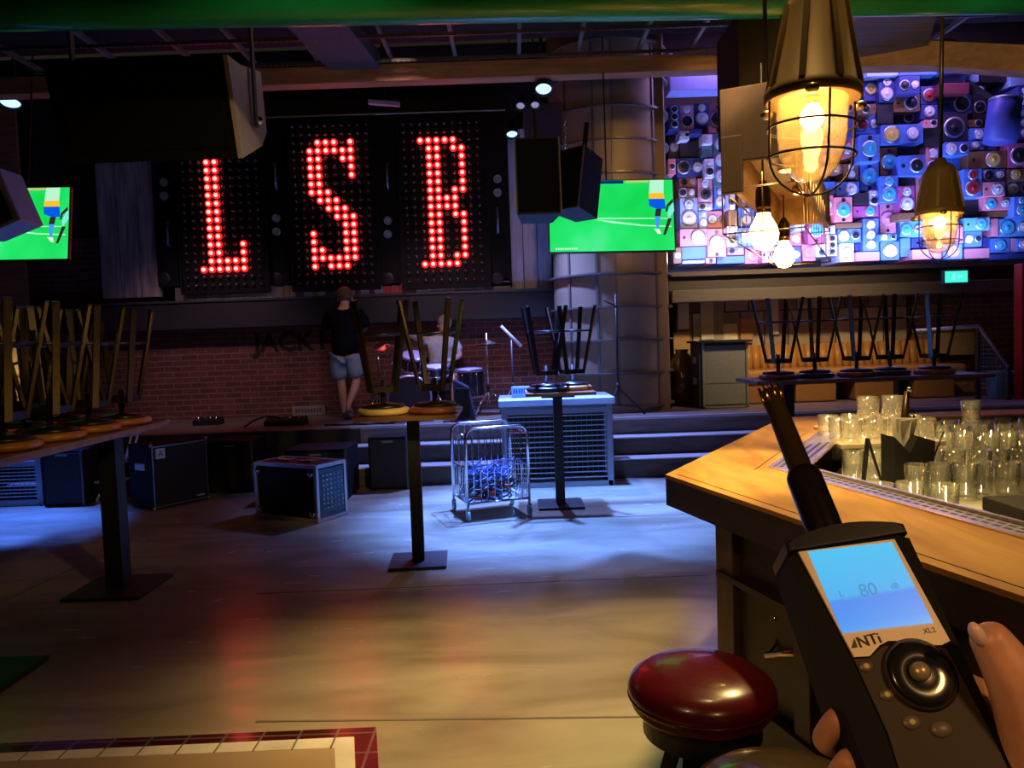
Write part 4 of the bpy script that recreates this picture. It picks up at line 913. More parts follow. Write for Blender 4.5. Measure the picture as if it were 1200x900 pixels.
# dark box behind pair, chain
a = P(636, 150, 9.3)
tag(MB().box(a, (.45, .3, .5), bev=.01).bar(a, (a.x, a.y, 6.2), .03, .03).build('junction_box', M('dark purple box', (.05,.04,.05), .6), origin=a), 'dark box between the stage lights and hung speakers', 'box')
mb = MB()
for k in range(16):
    q = P(663+(.3 if k % 2 else -.3), 145+k*3.2, 6.9); rr = Matrix.Rotation(R(90 if k % 2 else 0), 3, 'Z')
    mb.tube([q+rr @ Vector((.012*math.cos(a_*PI/4), 0, .018*math.sin(a_*PI/4))) for a_ in range(8)], .004, 6, True)
o = mb.build('steel_chain', chrome, origin=P(663, 170, 6.9)); tag(o, 'short steel chain hanging above the turned stage speaker', 'chain')

# ================================================================== STAGE FLOOR ITEMS
def stand(name, lab, x, ybase, Y, ztop, m_, arms=(), group=None):
    b_ = Vector((P(x, 480, Y).x, Y, SZ))
    t = thing(name, lab, 'stand', b_, group=group)
    MB().cyl(b_+Vector((0,0,.12)), (b_.x, b_.y, ztop), .012).build('pole', m_, t, True)
    for k in range(3):
        a_ = R(90+120*k+25); MB().tube([b_+Vector((0,0,.35)), b_+Vector((.32*math.cos(a_), .25*math.sin(a_), .012))], .012).build('leg', m_, t, True)
    MB().cyl(b_+Vector((0,0,.3)), b_+Vector((0,0,.4)), .022).build('collar', black, t, True)
    for (p0, p1) in arms: MB().tube([p0, p1], .011).build('boom', m_, t, True)
    return t
hh = P(573, 404, 10.0)
t = stand('hi_hat_stand', 'chrome hi-hat stand with a cymbal, right of the drums', 573, 480, 10.0, P(573, 390, 10.0).z, chrome)
for dz in (0, .018):
    mb = MB(); mb.lathe([(0,.05-dz*3),(.03,.045-dz*3),(.05,.02-dz),(.2,-.02+dz)], 28, Matrix.Translation((hh.x, 10.0, hh.z+.01))); mb.build('cymbal', brass if dz else M('bright cymbal', (.8,.75,.7), .25, 1), t, True)
stand('microphone_stand', 'microphone stand with a bright slanting boom by the brick wall', 602, 480, 10.25, P(602, 398, 10.25).z, M('grey stand', (.12,.12,.15), .4, .6), [])
t = bpy.data.objects['microphone_stand']; MB().tube([P(587, 382, 10.25), P(611, 406, 10.25)], .02).build('boom', M('white boom', (.75,.75,.85), .4), t, True)
t = stand('microphone_stand', 'dark tripod microphone stand in front of the round column', 725, 480, 9.35, P(724, 345, 9.35).z, black, [(P(724, 360, 9.35), P(708, 352, 9.3))])
# drum kit
shell = M('drum shell dark', (.02,.02,.03), .25, coat=.6); head = M('drum head black', (.015,.015,.02), .35); hoop = M('hoop violet silver', (.5,.45,.7), .25, .7)
def drum(name, lab, c_, r, d_, axis, hm=head, grp='drum kit'):
    q = Vector(axis).to_track_quat('Z', 'Y').to_matrix().to_4x4(); mt = Matrix.Translation(c_) @ q
    t = thing(name, lab, 'drum', c_, group=grp)
    mb = MB(); mb.lathe([(r,-d_/2),(r,d_/2)], 28, mt); mb.build('shell', shell, t, True)
    for s_ in (-1, 1):
        mb = MB(); mb.lathe([(r-.005, s_*d_/2),(0, s_*d_/2)], 28, mt); mb.build('drumhead', hm, t, True)
        mb = MB(); mb.lathe([(r-.01, s_*(d_/2+.012)),(r+.014, s_*(d_/2+.012)),(r+.014, s_*(d_/2-.02)),(r, s_*(d_/2-.02))], 28, mt); mb.build('hoop', hoop, t, True)
    for k in range(6):
        a_ = k*PI/3; v0 = mt @ Vector((r*1.04*math.cos(a_), r*1.04*math.sin(a_), -d_/2)); v1 = mt @ Vector((r*1.04*math.cos(a_), r*1.04*math.sin(a_), d_/2))
        MB().cyl(v0, v1, .006, seg=6).build('lug', chrome, t, True)
    return t
p = P(481, 452, 9.9); t = drum('bass_drum', 'black bass drum with violet-silver hoop on the stage', Vector((p.x, 9.75, SZ+.29)), .27, .3, (.15, -1, .02))
for sx in (-1, 1): MB().tube([(p.x+sx*.25, 9.68, SZ+.3), (p.x+sx*.36, 9.6, SZ+.01)], .01).build('spur', chrome, t, True)
p = P(483, 424, 9.95); drum('rack_tom', 'small rack tom with pale head above the bass drum', Vector((p.x, 10.02, p.z)), .15, .2, (.1, -.45, .9), M('head lavender', (.6,.55,.85), .4))
p = P(550, 432, 10.1); drum('floor_tom', 'deep floor tom right of the drummer', Vector((p.x, 10.25, SZ+.42)), .18, .36, (0, -.1, 1), M('head lavender', (.6,.55,.85), .4))
p = P(505, 432, 10.1); t = drum('snare_drum', 'chrome snare drum before the drummer', Vector((p.x+.08, 10.0, SZ+.6)), .16, .13, (0, -.2, 1), M('head white', (.8,.8,.85), .4))
MB().tube([(p.x+.08, 10.0, SZ+.01), (p.x+.08, 10.0, SZ+.54)], .013).build('stand_pole', chrome, t, True)
for k in range(3): MB().tube([(p.x+.08, 10.0, SZ+.3), (p.x+.08+.16*math.cos(k*2.09), 10.0+.16*math.sin(k*2.09), SZ+.01)], .01).build('stand_leg', chrome, t, True)
t = stand('cymbal_stand', 'chrome cymbal stand left of the bass drum', 446, 480, 10.35, P(446, 400, 10.35).z, chrome); c_ = P(453, 405, 10.0)
mb = MB(); mb.lathe([(0,.03),(.03,.025),(.05,.008),(.18,-.012)], 28, Matrix.Translation(c_) @ Matrix.Rotation(.35, 4, 'X')); mb.build('cymbal', M('bright cymbal', (.8,.75,.7), .25, 1), t, True)
mb = MB(); 
for k in range(4): mb.cyl(P(450+k*2, 412+k*5, 9.98), P(456+k*2, 410+k*5, 10.0), .012)
mb.build('clamp', chrome, t, True)
# wedge bag
p0 = P(548, 478, 9.6)
t = thing('stage_monitor', 'dark blue-black slanted floor monitor at the stage front edge', 'speaker', (p0.x, 9.5, SZ))
mb = MB(); mb.prism([(-.16, 0), (.1, 0), (.02, .4), (-.16, .5)], .34, Matrix.Translation((p0.x, 9.75, SZ)) @ Matrix.Rotation(R(90), 4, 'X')); mb.build('enclosure', M('monitor navy', (.02,.025,.07), .5), t, True)
mb = MB(); mb.box((p0.x-.05, 9.4, SZ+.22), (.18, .02, .36), bev=.01); mb.build('grille', blackm, t, True)
# pedals / cables on the stage
def floorcable(x0, x1, y, Y, lab, mat, amp_=.05, loop=0):
    pts = []; 
    for k in range(24):
        q = P(x0+(x1-x0)*k/23, y, Y); pts.append((q.x, Y+amp_*math.sin(k*.9), SZ+.012+max(0, loop*math.sin(PI*k/23))))
    o = MB().tube(pts, .012, 6).build('stage_cable', mat, origin=pts[12]); tag(o, lab, 'cable', 'cables lying on the stage')
floorcable(285, 345, 495, 9.4, 'black cable looping up at the left on the stage', black, .04, .12)
floorcable(380, 470, 492, 9.3, 'black cable crossing the stage behind the walking person', black, .03)
floorcable(520, 600, 486, 9.2, 'black cable on the blue-lit stage front', black, .08)
for (x_, Y, w_, lab) in ((244, 10.0, .34, 'dark stage monitor wedge by the brick wall at left'), (335, 9.6, .5, 'black effects case lying open on the stage'), (470, 9.15, .12, 'small pale multi-socket box at the stage edge')):
    q = P(x_, 488, Y)
    t = thing('stage_box', lab, 'equipment', (q.x, Y, SZ))
    mb = MB(); mb.prism([(-.1, 0), (.12, 0), (.08, .1), (-.1, .06)], w_, Matrix.Translation((q.x-w_/2, Y, SZ)) @ yz); mb.build('body', black if x_ != 470 else M('pale socket', (.5,.5,.6), .5), t, True)
    mb = MB()
    for k in range(4): mb.cyl((q.x-w_*.35+k*w_*.23, Y-.02, SZ+.07), (q.x-w_*.35+k*w_*.23, Y-.02, SZ+.1), .014, seg=8)
    mb.build('switch', chrome, t, True)

# ================================================================== PEOPLE
skinm = M('skin', (.62,.36,.26), .5, scale=12, var=.08)
hairm = M('brown hair', (.12,.06,.03), .7, scale=60, bump=.5); hairg = M('ash blond hair', (.35,.27,.22), .7, scale=60, bump=.5)
denim = M('denim', (.28,.42,.55), .8, scale=30, var=.3, bump=.2); shirtb = M('black shirt', (.004,.004,.008), .8, spec=.1, scale=10, bump=.3); shirtw = M('white shirt', (.7,.72,.78), .8, scale=18, var=.3, bump=.3)
shoe = M('grey shoe', (.2,.19,.22), .6); sole = M('shoe sole', (.05,.05,.06), .7)
pc = P(408, 489, 10.15); px0 = pc.x
t = thing('person', 'person seen from behind in black shirt and denim shorts walking on the stage', 'person', (px0, 10.15, SZ))
def V(x, y, z): return (px0+x, 10.15+y, SZ+z)
# x right, y away from camera, person faces +y
vr = [(V(0,0,.93), (.14,.10)), (V(0,.0,1.08), (.125,.09)), (V(0,.03,1.27), (.15,.10)), (V(0,.05,1.42), (.13,.08)), (V(0,.08,1.49), (.055,.06)), (V(-.0,.12,1.54), (.062,.07)), (V(0,.15,1.62), (.078,.095)), (V(0,.15,1.68), (.06,.075)),
      (V(-.17,.06,1.41), .058), (V(-.24,.18,1.22), .045), (V(-.20,.42,1.17), .036), (V(-.19,.5,1.17), .03),
      (V(.17,.06,1.41), .058), (V(.25,.18,1.22), .045), (V(.18,.42,1.17), .036), (V(.17,.5,1.17), .03),
      (V(-.09,.0,.86), .095), (V(-.075,.02,.48), .06), (V(-.06,.0,.36), .062), (V(-.04,-.01,.08), .036), (V(-.04,.08,.03), .036), (V(-.04,.17,.025), .028),
      (V(.09,.0,.86), .095), (V(.13,.03,.50), .06), (V(.12,-.08,.40), .062), (V(.06,-.25,.19), .036), (V(.07,-.24,.11), .036), (V(.09,-.17,.045), .03)]
ed = [(0,1),(1,2),(2,3),(3,4),(4,5),(5,6),(6,7),(3,8),(8,9),(9,10),(10,11),(3,12),(12,13),(13,14),(14,15),(0,16),(16,17),(17,18),(18,19),(19,20),(20,21),(0,22),(22,23),(23,24),(24,25),(25,26),(26,27)]
body = skin('body', vr, ed, skinm, t, 2, True)
sv = [(V(0,0,.80), (.2,.15)), (V(0,.0,1.0), (.19,.15)), (V(0,.03,1.25), (.215,.155)), (V(0,.05,1.40), (.18,.13)), (V(0,.075,1.50), (.085,.085)), (V(-.20,.06,1.39), .09), (V(-.27,.16,1.20), .078), (V(.20,.06,1.39), .09), (V(.28,.16,1.20), .078)]
skin('t_shirt', sv, [(0,1),(1,2),(2,3),(3,4),(3,5),(5,6),(3,7),(7,8)], shirtb, t, 2, True)
sv = [(V(0,0,.92), (.16,.12)), (V(-.10,.0,.80), .125), (V(-.09,.02,.50), .105), (V(.10,.0,.80), .125), (V(.135,.03,.52), .105)]
skin('denim_shorts', sv, [(0,1),(1,2),(0,3),(3,4)], denim, t, 2, True)
mb = MB(); mb.sphere(V(0,.135,1.645), .108, 18, (.92,1.05,1.05)); mb.build('hair', hairm, t, True)
for a_ in (-1, 1): mb = MB(); mb.sphere(V(a_*.092,.15,1.60), .026, 10, (.5,.8,1.2)); mb.build('ear', skinm, t, True)
def shoe_at(p0, p1, nm='shoe'):
    p0 = Vector(p0); p1 = Vector(p1); vr = [(p0, (.045,.045)), (p0.lerp(p1,.5), (.047,.04)), (p1, (.036,.028))]
    return skin(nm, vr, [(0,1),(1,2)], shoe, t, 2, True)
shoe_at(V(-.04,-.02,.045), V(-.04,.2,.035)); shoe_at(V(.06,-.27,.16), V(.095,-.14,.04))
mb = MB(); mb.sphere(V(-.04,-.02,.1), .042, 10); mb.build('sock', M('grey sock', (.35,.33,.38), .9), t, True)
# drummer
dc = P(517, 420, 10.62); dx0 = dc.x
t = thing('person', 'drummer in white shirt sitting behind the drum kit with one arm stretched out', 'person', (dx0, 10.62, SZ))
def W(x, y, z): return (dx0+x, 10.62+y, SZ+z)
vr = [(W(0,0,.55), (.15,.12)), (W(0,-.02,.72), (.13,.09)), (W(0,-.04,.88), (.15,.1)), (W(0.02,-.05,1.0), (.12,.08)), (W(.05,-.08,1.08), .052), (W(.06,-.12,1.13), (.06,.07)), (W(.07,-.13,1.22), (.076,.09)), (W(.07,-.12,1.28), (.06,.07)),
      (W(-.15,-.07,1.0), .055), (W(-.27,-.22,1.02), .043), (W(-.36,-.42,1.08), .034), (W(-.40,-.5,1.1), .03),
      (W(.19,-.06,.98), .055), (W(.27,-.14,.78), .045), (W(.15,-.36,.72), .034), (W(.1,-.43,.72), .03),
      (W(-.1,-.05,.52), .09), (W(-.17,-.42,.5), .06), (W(-.17,-.5,.1), .04), (W(-.17,-.62,.04), .032),
      (W(.1,-.05,.52), .09), (W(.2,-.42,.5), .06), (W(.2,-.5,.1), .04), (W(.2,-.62,.04), .032)]
ed = [(0,1),(1,2),(2,3),(3,4),(4,5),(5,6),(6,7),(3,8),(8,9),(9,10),(10,11),(3,12),(12,13),(13,14),(14,15),(0,16),(16,17),(17,18),(18,19),(0,20),(20,21),(21,22),(22,23)]
skin('body', vr, ed, skinm, t, 2, True)
sv = [(W(0,0,.48), (.19,.16)), (W(0,-.02,.70), (.175,.14)), (W(0,-.04,.87), (.2,.14)), (W(.02,-.05,.99), (.165,.12)), (W(.05,-.07,1.07), .078), (W(-.17,-.08,1.0), .075), (W(-.25,-.18,1.01), .065), (W(.2,-.06,.97), .075), (W(.26,-.12,.83), .068)]
skin('t_shirt', sv, [(0,1),(1,2),(2,3),(3,4),(3,5),(5,6),(3,7),(7,8)], shirtw, t, 2, True)
sv = [(W(0,0,.54), (.16,.14)), (W(-.1,-.05,.52), .11), (W(-.17,-.4,.5), .085), (W(.1,-.05,.52), .11), (W(.2,-.4,.5), .085)]
skin('shorts', sv, [(0,1),(1,2),(0,3),(3,4)], M('dark shorts', (.03,.03,.04), .8), t, 2, True)
mb = MB(); mb.sphere(W(.078,-.10,1.245), .102, 18, (.95,1.0,1.0)); mb.build('hair', hairg, t, True)
mb = MB(); mb.sphere(W(-.01,-.17,1.19), .014, 8, (1.4,1,1.2)); mb.build('nose', skinm, t, True)
mb = MB(); mb.box(W(.0,-.19,1.155), (.03,.02,.008)); mb.build('mouth', M('lip', (.4,.15,.12), .5), t, True)
for a_ in (-.015, .05): mb = MB(); mb.sphere(W(a_+.02,-.215,1.225), .009, 8); mb.build('eye', black, t, True)
for a_ in (0,): mb = MB(); mb.sphere(W(.145,-.13,1.2), .022, 8, (.5,.9,1.2)); mb.build('ear', skinm, t, True)
tag(MB().lathe([(0,0),(.16,0),(.17,.03),(.15,.06),(0,.06)], 24, Matrix.Translation(W(0,0.02,.42))).cyl(W(0,.02,.01), W(0,.02,.43), .025).build('drum_throne', black, origin=W(0,.02,0)), 'round black drum stool under the drummer', 'stool')

# ================================================================== BAR COUNTER
BZ = 1.10
A = G(780, 556, BZ); B_ = G(918, 489, BZ); D = G(1200, 699, BZ)
dAD = (D-A).normalized(); D2 = A+dAD*1.9; dAB = (B_-A).normalized()
Cc = Vector((3.3, B_.y, BZ)); far = Vector((3.3, D2.y, BZ))
nA = Vector((-dAD.y, dAD.x, 0));  nA = nA if nA.x > 0 else -nA      # inward from front edge
nB = Vector((-dAB.y, dAB.x, 0));  nB = nB if nB.x > 0 else -nB      # inward from left edge
def isect(p, d, q, e_):
    den = d.x*e_.y-d.y*e_.x; s_ = ((q.x-p.x)*e_.y-(q.y-p.y)*e_.x)/den; return p+d*s_
# inner opening edge (outer line of the drip tray), from pixels
E0 = G(903, 548, BZ); E1 = G(1200, 631, BZ); dE = (E1-E0).normalized(); F1 = G(962, 506, BZ); dF = (F1-E0).normalized()
E2 = E0+dE*1.9
Fy = B_.y-.22; F2 = E0+dF*((Fy-E0.y)/dF.y)
t = thing('bar_counter', 'large oak bar counter with dark front in the right foreground', 'bar', (A.x+.6, A.y, 0))
mb = MB(); th = .10
def quadslab(m_, pts, z0, z1): m_.slab([(p.x, p.y) for p in pts], z0, z1)
quadslab(mb, [A, D2, E2, E0], BZ-.012, BZ); quadslab(mb, [A, E0, F2, B_], BZ-.012, BZ); quadslab(mb, [B_, F2, Vector((3.3, Fy, 0)), Cc], BZ-.012, BZ)
mb.build('worktop', barwood, t, True)
mb = MB(); z1_ = BZ-.012; 
i_ = lambda p, d_: p
A2 = isect(A+nA*.16, dAD, A+nB*.16, dAB)
quadslab(mb, [A+Vector((0,0,0)), D2, D2+nA*.2, isect(A+nA*.2, dAD, A+nB*.2, dAB), A+(dAB*0)], BZ-th, z1_) if False else None
Ain = isect(A+nA*.2, dAD, A+nB*.2, dAB); Bin = Vector((0,0,0)); Bin = isect(A+nB*.2, dAB, Vector((0, B_.y-.2, 0)), Vector((1,0,0)))
quadslab(mb, [A, D2, D2+nA*.2, Ain], BZ-th, z1_); quadslab(mb, [A, Ain, Bin, B_], BZ-th, z1_); quadslab(mb, [B_, Bin, Vector((3.3, B_.y-.2, 0)), Cc], BZ-th, z1_)
mb.build('edge_board', bardark, t, True)
# groove lines in the top
mb = MB()
g0 = A+nA*.035+nB*.0; s0 = isect(A+nA*.035, dAD, A+nB*.035, dAB); s1 = s0+dAD*1.8; s2 = s0+dAB*((B_-A).length*.9)
mb.bar((s0.x, s0.y, BZ), (s1.x, s1.y, BZ), .003, .002); 
k0 = isect(E0-nA*.055, dE, E0, dF-dF*0) if False else E0-(nA+nB)*.0
c0 = G(884, 551, BZ); c1_ = G(945, 507, BZ); mb.bar((c0.x, c0.y, BZ), (c1_.x, c1_.y, BZ), .003, .002)
mb.build('groove', M('groove dark', (.05,.025,.01), .8), t, True)
# body below
body_h = BZ-th
q0 = isect(A+nA*.15, dAD, A+nB*.15, dAB)
Ap = P(834, 590, 2.7)
ins = .17; q0 = isect(A+nA*ins, dAD, A+nB*ins, dAB); q1 = q0+dAD*1.8; q2 = q0+dAB*((B_-A).length-.2)
mb = MB()
quadslab(mb, [q0, q1, q1+nA*.05, q0+nA*.05+nB*.05], 0, body_h); quadslab(mb, [q0, q0+nA*.05+nB*.05, q2+nB*.05, q2], 0, body_h)
mb.bar((q2.x, q2.y, body_h/2), (3.3, q2.y+.1, body_h/2), .05, body_h, (0,0,1))
mb.build('front_panel', bardark, t, True)
ang_f = math.atan2(dAD.y, dAD.x)
mb = MB(); cpost = q0+nA*.01
mb.box((q0.x+dAD.x*.03-.0, q0.y+dAD.y*.03, body_h/2), (.1, .05, body_h), RZ(ang_f), .004); mb.build('corner_post', wood('post wood', (.09,.05,.03), (.16,.09,.05), .5, (8,8,1), 2), t, True)
mb = MB()
for s_ in (.42, .85, 1.28):
    p_ = q0+dAD*s_-nA*.012; mb.box((p_.x, p_.y, body_h/2), (.07, .03, body_h), RZ(ang_f), .003)
for z in (.42, .78, .12):
    a_ = q0-nA*.012; b_ = q1-nA*.012; mb.bar((a_.x, a_.y, z), (b_.x, b_.y, z), .05, .02, (0,0,1))
mb.build('panel_rail', bardark, t, True)
# brass foot rail bracket
fp = q0+dAD*.55
mb = MB(); h0 = P(899, 768, 2.2); h1 = P(952, 764, 2.02); mb.tube([h0, h1], .011, 10); mb.build('foot_rail', brass, t, True)
mb = MB(); mb.tube([h0, P(936, 712, 2.18)], .007, 8); mb.build('rail_brace', M('brace dark', (.12,.09,.06), .4, .6), t, True)
# drip tray strip around the opening: perforated metal
wv = .105
nE = Vector((-dE.y, dE.x, 0)); nE = nE if nE.x > 0 else -nE; nF = Vector((-dF.y, dF.x, 0)); nF = nF if nF.x > 0 else -nF
E0i = isect(E0+nE*wv, dE, E0+nF*wv, dF)
t = thing('drip_tray', 'perforated metal drip tray with brass edge let into the bar top', 'tray', (E0.x, E0.y, BZ-.01))
mb = MB(); F2i = F2+Vector((wv*1.1, 0, 0)); E2i = E2+nE*wv
quadslab(mb, [E0, E2, E2i, E0i], BZ-.012, BZ-.004); quadslab(mb, [E0, E0i, F2i, F2], BZ-.012, BZ-.004); mb.build('tray_plate', M('tray violet steel', (.5,.47,.6), .3, .8), t, True)
mb = MB()
for p_, q_ in ((E0, E2), (E0, F2), (E0i, E2i), (E0i, F2i)): mb.bar((p_.x, p_.y, BZ), (q_.x, q_.y, BZ), .014, .008)
mb.build('rim', M('rim pale brass', (.8,.66,.4), .25, .9), t, True)
slotm = M('slot dark', (.03,.02,.06), .6)
for dv, nv, smax, nm in ((dE, nE, 1.6, 'front_slots'), (dF, nF, .62, 'side_slots')):
    mb = MB(); s_ = .06
    while s_ < smax:
        for r_ in range(4):
            p_ = E0+dv*(s_+(.015 if r_ % 2 else 0)+.034*r_)+nv*(.024+r_*.026); mb.box((p_.x, p_.y, BZ-.0038), (.02, .011, .001), RZ(math.atan2(dv.y, dv.x)))
        s_ += .031
    mb.build(nm, slotm, t, True)
# under-counter shelf
SHZ = .955
t = thing('underbar_shelf', 'steel shelf carrying the glasses inside the bar', 'shelf', (E0i.x+.6, E0i.y, 0))
mb = MB(); quadslab(mb, [E0i+Vector((-.03,0,0)), E2i+Vector((0,0,0)), Vector((3.2, E2i.y, 0)), Vector((3.2, Fy-.02, 0)), F2i], SHZ-.02, SHZ)
mb.build('shelf_board', M('shelf steel olive', (.6,.6,.45), .4, .2), t, True)
mb = MB(); mb.box((2.0, 2.7, (SHZ-.02)/2), (1.0, .6, SHZ-.02)); mb.build('cabinet', black, t, True)

# glasses
gl = thin_glass('clear glass', gloss=.12, body=.08, bodycol=(.95,.95,.85))
def glass_mesh(nm, prof, seg=18):
    mb = MB(); mb.lathe(prof, seg); o = mb.build(nm, gl); me = o.data; bpy.data.objects.remove(o); return me
tumb = glass_mesh('tumbler', [(0,.008),(.028,.008),(.030,0),(.034,.0),(.036,.01),(.040,.125),(.0375,.125),(.033,.014),(0,.014)])
hb = glass_mesh('highball', [(0,.01),(.024,.01),(.027,0),(.031,.0),(.032,.01),(.036,.155),(.0335,.155),(.029,.016),(0,.016)])
rock = glass_mesh('rocks', [(0,.012),(.032,.012),(.035,0),(.04,.0),(.043,.09),(.040,.09),(.037,.018),(0,.018)], 12)
random.seed(3)
rows = [(2.62, 1075, 1235, .07), (2.9, 1070, 1240, .075), (3.15, 1062, 1235, .078), (3.38, 1060, 1230, .08), (3.58, 1050, 1225, .08), (3.74, 1050, 1220, .08)]
gn = 0
for ri, (Y, xa, xb, sp) in enumerate(rows):
    xA = P(xa, 520, Y).x; xB = P(xb, 520, Y).x; k = 0; xx = xA
    tall = ri >= 2
    while xx < xB:
        me = hb if (ri in (2, 3, 4)) else tumb
        o = bpy.data.objects.new('tumbler_glass' if me is tumb else 'highball_glass', me); C.objects.link(o)
        o.location = (xx+random.uniform(-.004,.004), Y+random.uniform(-.02,.02), SHZ)
        tag(o, 'clear %s on bar shelf, %s from left in %s row from the front' % ('tumbler' if me is tumb else 'highball glass', ordn(k), ordn(ri)), 'glass', 'clean glasses crowded on the bar shelf')
        xx += sp+.006; k += 1
for ri, (Y, xa, xb) in enumerate(((2.95, 1000, 1050), (3.5, 985, 1050))):
    for k in range(3):
        q = P(xa+(xb-xa)*k/2, 520, Y); o = bpy.data.objects.new('tumbler_glass', tumb); C.objects.link(o); o.location = (q.x, Y, SHZ)
        tag(o, 'clear tumbler under the pale tray, %s from left in the %s row' % (ordn(k), ('front', 'rear')[ri]), 'glass', 'glasses under the pale tray')
bx = P(1150, 580, 2.45).x
tag(MB().box((bx+.3, 2.27, (SHZ+1.0)/2), (.6, .36, 1.0-SHZ), bev=.008).box((bx+.18, 2.27, 1.004), (.012, .34, .008)).box((bx+.42, 2.27, 1.004), (.012, .34, .008)).build('bottle_well', blackm, origin=(bx+.3, 2.27, SHZ)), 'black divided well tray behind the drip tray at the right edge', 'tray')
# three glasses right behind drip tray
for k, (xg, yg) in enumerate(((1031, 566), (1066, 565), (1107, 567))):
    p = G(xg, yg, SHZ+.125)
    o = bpy.data.objects.new('tumbler_glass', tumb); C.objects.link(o); o.location = (p.x, p.y, SHZ)
    tag(o, 'clear tumbler right behind the drip tray, %s from the left of three' % ordn(k), 'glass', 'three glasses behind the drip tray')
# raised glasses on tray (left cluster) + one on top
rt0 = P(1020, 508, 3.1)
tag(MB().box((rt0.x+.06, 3.2, BZ-.015), (.42, .34, .02), bev=.004).build('glass_tray', M('tray pale wood', (.6,.52,.34), .4), origin=(rt0.x, 3.2, BZ-.02)), 'pale tray holding the low rocks glasses at the bar opening', 'tray')
for lg in ((rt0.x-.13, 3.06),(rt0.x+.25, 3.06),(rt0.x-.13, 3.34),(rt0.x+.25, 3.34)): pass
mb = MB()
for lg in ((rt0.x-.13, 3.06),(rt0.x+.25, 3.06),(rt0.x-.13, 3.34),(rt0.x+.25, 3.34)): mb.cyl((lg[0], lg[1], SHZ), (lg[0], lg[1], BZ-.025), .006)
tag(mb.build('tray_riser', galv, origin=(rt0.x, 3.2, SHZ)), 'wire riser under the pale glass tray', 'stand')
k = 0
for iy in range(3):
    for ix in range(4):
        o = bpy.data.objects.new('rocks_glass', rock); C.objects.link(o); o.location = (rt0.x-.09+ix*.1, 3.08+iy*.11, BZ-.005)
        o.rotation_euler = (0, 0, k); k += 1; 
        tag(o, 'small rocks glass on the pale tray, column %s from left, %s row' % (ordn(ix), ('front','middle','back')[iy]), 'glass', 'rocks glasses on the pale tray')
for k in range(2):
    o = bpy.data.objects.new('rocks_glass', rock); C.objects.link(o); o.location = (rt0.x-.01+k*.1, 3.1, BZ+.087)
    tag(o, 'small rocks glass stacked above the others on the tray, %s of two' % ('left', 'right')[k], 'glass', 'stacked rocks glasses')
p = P(1127, 488, 3.45)
o = bpy.data.objects.new('tumbler_glass', tumb); C.objects.link(o); o.location = (p.x, 3.38, SHZ+.157); o.scale = (1.0, 1.0, .85)
tag(o, 'single tumbler standing on top of the other glasses', 'glass')
# black caddy, tongs
p = P(1068, 560, 2.75)
t = thing('bar_caddy', 'black bar caddy with napkins and straws between the glasses', 'caddy', (p.x, 2.75, SHZ))
mb = MB(); mb.prism([(-.085, 0), (.05, 0), (.06, .19), (.0, .21), (-.03, .15), (-.085, .21)], .1, Matrix.Translation((p.x, 2.8, SHZ)) @ Matrix.Rotation(R(90), 4, 'X')); mb.build('holder', blackm, t, True)
mb = MB(); mb.box((p.x+.07, 2.72, SHZ+.05), (.11, .1, .1), bev=.01); mb.build('side_box', blackm, t, True)
mb = MB(); mb.cyl((p.x+.05, 2.72, SHZ+.09), (p.x+.1, 2.72, SHZ+.22), .003); mb.build('straw', black, t, True)
mb = MB()
for k in range(3): mb.prism([(-.02,0),(.02,0),(.035,.12),(-.035,.12)], .003, Matrix.Translation((p.x-.03+.012*k, 2.76+.012*k, SHZ+.15)) @ Matrix.Rotation(R(90+8*k), 4, 'X') @ Matrix.Rotation(R(-12+12*k), 4, 'Y'))
mb.build('napkin', M('napkin white', (.8,.78,.72), .7), t, True)
p = P(1022, 560, 2.75)
t = thing('bar_tongs', 'pair of black bar tongs standing between the glasses', 'tongs', (p.x, 2.75, SHZ))
for dxx in (-.012, .025): MB().bar((p.x+dxx*2.2-.01, 2.75, SHZ), (p.x-.01, 2.76, SHZ+.2), .014, .008).build('arm', black, t, True)
# small black box right
p = P(1113, 558, 2.95); tag(MB().box((p.x, 2.78, SHZ+.045), (.045, .05, .09), bev=.01).build('menu_holder', blackm, origin=(p.x, 2.78, SHZ)), 'small black upright holder right of the bar caddy', 'holder')
# wine bottle / dispenser
p = P(1060, 500, 3.0)
t = thing('beverage_tap', 'dark upright dispenser tap with chrome knobs behind the caddy', 'tap', (p.x, 3.0, SHZ))
MB().tube([(p.x, 3.0, SHZ), (p.x-.005, 3.0, 1.12), (p.x+.01, 3.0, 1.3)], [.018, .02, .010], 12).build('column', M('dark bronze', (.06,.03,.015), .3, .6), t, True)
mb = MB()
for q in ((-.035,1.17),(-.02,1.19),(-.04,1.15),(.02,1.2),(0,1.15),(.01,1.31)): mb.sphere((p.x+q[0], 2.98, q[1]), .011, 10)
mb.build('knob', chrome, t, True)
mb = MB(); mb.lathe([(.01,0),(.028,.01),(.02,.09),(.008,.13),(0,.135)], 14, Matrix.Translation((p.x+.035, 3.0, 1.06))); mb.build('crystal_stopper', gl, t, True)
# lemon board at far-left of opening
a = G(985, 503, BZ)
tag(MB().box((a.x-.01, a.y, BZ+.008), (.2, .07, .016), bev=.004).build('bar_mat', M('pale bar mat', (.8,.74,.55), .5), origin=(a.x, a.y, BZ)), 'pale cream strip mat lying on the far bar corner', 'mat')

